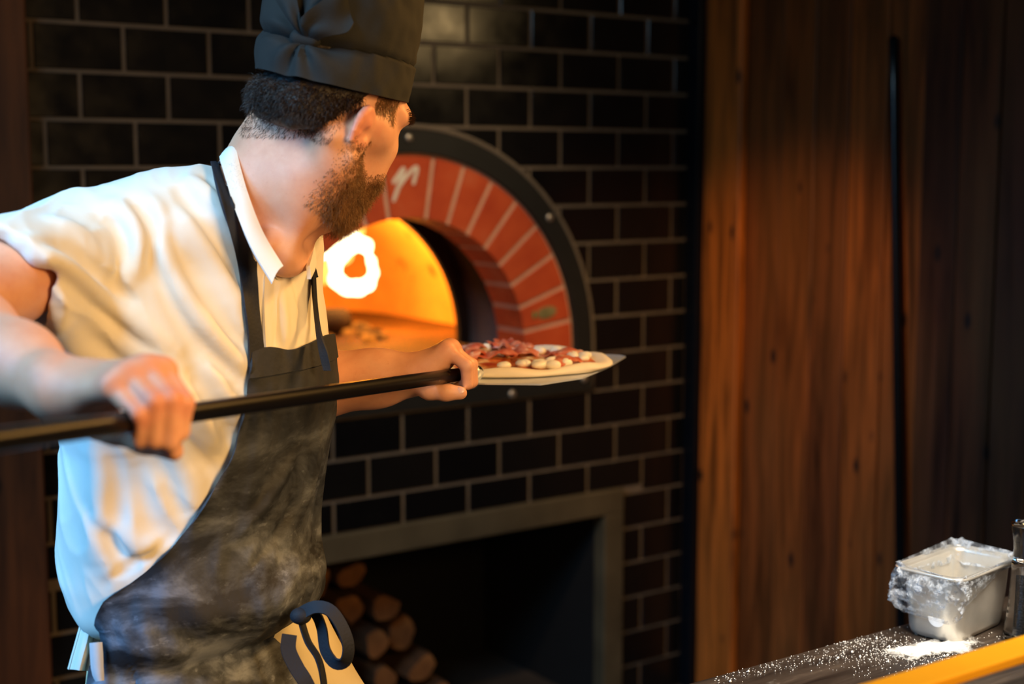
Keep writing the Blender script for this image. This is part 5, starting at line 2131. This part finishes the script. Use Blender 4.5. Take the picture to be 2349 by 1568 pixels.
# beard
top = np.interp(x, [-0.02, 0.010, 0.030, 0.055, 0.075, 0.10], [-0.036, -0.036, -0.048, -0.060, -0.046, -0.046])
beard = (z < top) & (x > -0.030 + (-0.036 - z) * 0.12) & (z > -0.150) & (x < 0.12) & (z > -0.112 - 0.35 * np.clip(x + 0.03, 0, 1) * 0 - 0.03)
throat = np.linalg.norm((BV - PL(700, 480, 1.82)), axis=1) < 0.045
beard &= ~((np.abs(z + 0.0705) < 0.006) & (x > 0.075) & (np.abs(y) < 0.024))
beard &= (z > -0.135)
edge = np.minimum(np.clip((top - z) / 0.016, 0, 1), np.clip((x + 0.030 + (z + 0.036) * 0.12) / 0.045, 0, 1))
wt = 0.06 + 0.94 * edge ** 0.8
bi = np.where(beard)[0]
idx = RNG.choice(bi, 15000, p=wt[bi] / wt[bi].sum())
lenb = (0.006 + 0.006 * np.clip(x[idx] / 0.05, 0, 1) + 0.007 * np.clip((-z[idx] - 0.08) / 0.04, 0, 1)) * (0.45 + 0.75 * edge[idx])
strands('beard', 'beard', BV[idx], BN[idx], -HU * 0.60 + HF * 0.10 + RNG.normal(0, .25, (len(idx), 3)), lenb, 0.00027, 0.55, 6, 6)
# eyebrows and lashes
for s in (1, -1):
    br = (np.abs(y * s - 0.036) < 0.024) & (np.abs(z - 0.030) < 0.0055) & (x > 0.055)
    idx = RNG.choice(np.where(br)[0], 420)
    strands('eyebrow', 'hair', BV[idx], BN[idx], HR * s * 0.8 + HU * 0.15 + 0 * BN[idx], 0.008, 0.00025, 0.15, 4, 8)

# --------------------------------------------------------------- peel and pizza
T = thing('pizza_peel', 'long black-handled aluminium pizza peel held level by the man', 'pizza peel', L2W(PB_))
C0 = PA_ - PDIR * 0.62
C1 = PB_ + PDIR * 0.115
mb = MB()
n = 40
mb.tube(L2W(np.array([C0 + (C1 - C0) * s for s in np.linspace(0, 1, n)])), [PR] * n, 20)
mb.build('handle', 'pole', T, smooth=True)
PC = PB_ + PDIR * 0.30
fw2 = unit([PDIR[0], PDIR[1], 0.0])
PC = np.array([PC[0] - 0.012, PC[1], PL(1120, 838, 2.34)[2]])
rt2 = np.array([fw2[1], -fw2[0], 0.0])
out = [(-0.030, -0.200), (0.030, -0.200), (0.112, -0.182), (0.155, -0.10), (0.165, 0.02), (0.163, 0.165), (0.150, 0.180), (-0.150, 0.180), (-0.163, 0.165), (-0.165, 0.02), (-0.155, -0.10), (-0.112, -0.182)]
op = []
for i in range(len(out)):
    a, b = np.array(out[i]), np.array(out[(i + 1) % len(out)])
    op += [a + (b - a) * s for s in np.linspace(0, 1, 5)[:-1]]
op = np.array(op)
rings = []
for sc_, h in ((0.0, 0.0), (0.5, 0.0), (0.97, 0.0), (1.0, 0.0012)):
    rings.append([PC + rt2 * (q[0] * sc_) + fw2 * (q[1] * sc_) + UPZ * h for q in op])
v, f = sheet(np.array(rings), 0.0022, close_u=True)
BLADE = mobj('blade', L2W(v), f, 'alu', T, smooth=False)
mb = MB()
mb.tube(L2W(np.array([C1 - PDIR * 0.03, C1 + PDIR * 0.0, PC - fw2 * 0.17 - UPZ * 0.004, PC - fw2 * 0.12 - UPZ * 0.004])), [0.0104, 0.0104, 0.008, 0.005], 14)
mb.build('socket', 'alu', T, smooth=True)

pz = PC + UPZ * 0.0024 + rt2 * 0.004 + fw2 * 0.012
T = thing('pizza', 'raw pizza topped with ham and mozzarella lying on the peel', 'pizza', L2W(pz))
rg = random.Random(4)
n = 96
th = np.linspace(0, 2 * math.pi, n, endpoint=False)
wob = 1 + 0.02 * np.sin(3 * th + 1) + 0.015 * np.sin(5 * th + 2) + 0.008 * np.sin(11 * th)


def dring(r, h, w=1.0):
    rr = r * (1 + (wob - 1) * w)
    hh = h * (1 + 0.25 * np.sin(7 * th + r * 30)) if h > 0.004 else np.full(n, h)
    return pz + rt2 * (rr * np.cos(th))[:, None] + fw2 * (rr * np.sin(th))[:, None] + UPZ * hh[:, None]


rings = [dring(0.02, 0.004), dring(0.08, 0.004), dring(0.125, 0.0045), dring(0.138, 0.0085), dring(0.148, 0.0125), dring(0.157, 0.0115), dring(0.163, 0.007), dring(0.163, 0.003), dring(0.158, 0.0004), dring(0.02, 0.0004)]
v = np.concatenate(rings)
f = []
for i in range(len(rings) - 1):
    for j in range(n):
        k = (j + 1) % n
        f.append((i * n + j, (i + 1) * n + j, (i + 1) * n + k, i * n + k))
f.append(tuple(range(n)))
f.append(tuple(range(len(rings) * n - 1, (len(rings) - 1) * n - 1, -1)))
f = [tuple(reversed(q)) for q in f]
mobj('dough', L2W(v), f, 'dough', T)
rings = [dring(0.003, 0.0062), dring(0.05, 0.0065), dring(0.10, 0.0065), dring(0.128, 0.0068, 1.6), dring(0.136, 0.0052, 2.0)]
v, f = sheet(np.array(rings), 0.003, close_u=True)
mobj('sauce', L2W(v), f, 'sauce', T)
for i in range(11):
    a, r = rg.uniform(0, 6.28), 0.118 * math.sqrt(rg.random())
    c = pz + rt2 * r * math.cos(a) + fw2 * r * math.sin(a) + UPZ * 0.012
    w, l, ph = rg.uniform(.016, .024), rg.uniform(.030, .045), rg.uniform(0, 6.28)
    Gh = []
    for s in np.linspace(-1, 1, 12):
        row = []
        for q in np.linspace(-1, 1, 8):
            e = 0.75 + 0.25 * math.cos(s * 1.3)
            hgt = 0.004 * math.sin(s * 4 + ph) + 0.003 * math.sin(q * 3 + ph * 2) + 0.002 * math.sin(s * 9 + q * 4)
            row.append(c + (rt2 * math.cos(ph) + fw2 * math.sin(ph)) * l * s + (-rt2 * math.sin(ph) + fw2 * math.cos(ph)) * w * q * e + UPZ * (hgt + 0.004))
        Gh.append(row)
    psheet('ham_slice', np.array(Gh), 0.0018, 'ham', T)
for i in range(26):
    a, r = rg.uniform(0, 6.28), 0.125 * math.sqrt(rg.uniform(0.15, 1))
    if i < 10:
        a, r = rg.uniform(-1.2, 0.4), rg.uniform(0.095, 0.132)
    c = pz + rt2 * r * math.cos(a) + fw2 * r * math.sin(a) + UPZ * 0.014
    fl_ = Field().ell(c, np.eye(3), [rg.uniform(.008, .013), rg.uniform(.007, .012), rg.uniform(.005, .008)], 0.006)
    fl_.ell(c + rt2 * .006 + fw2 * rg.uniform(-.006, .006), np.eye(3), [.006, .007, .005], 0.006)
    pfield('mozzarella', fl_, 'mozz', T, h=0.0022)
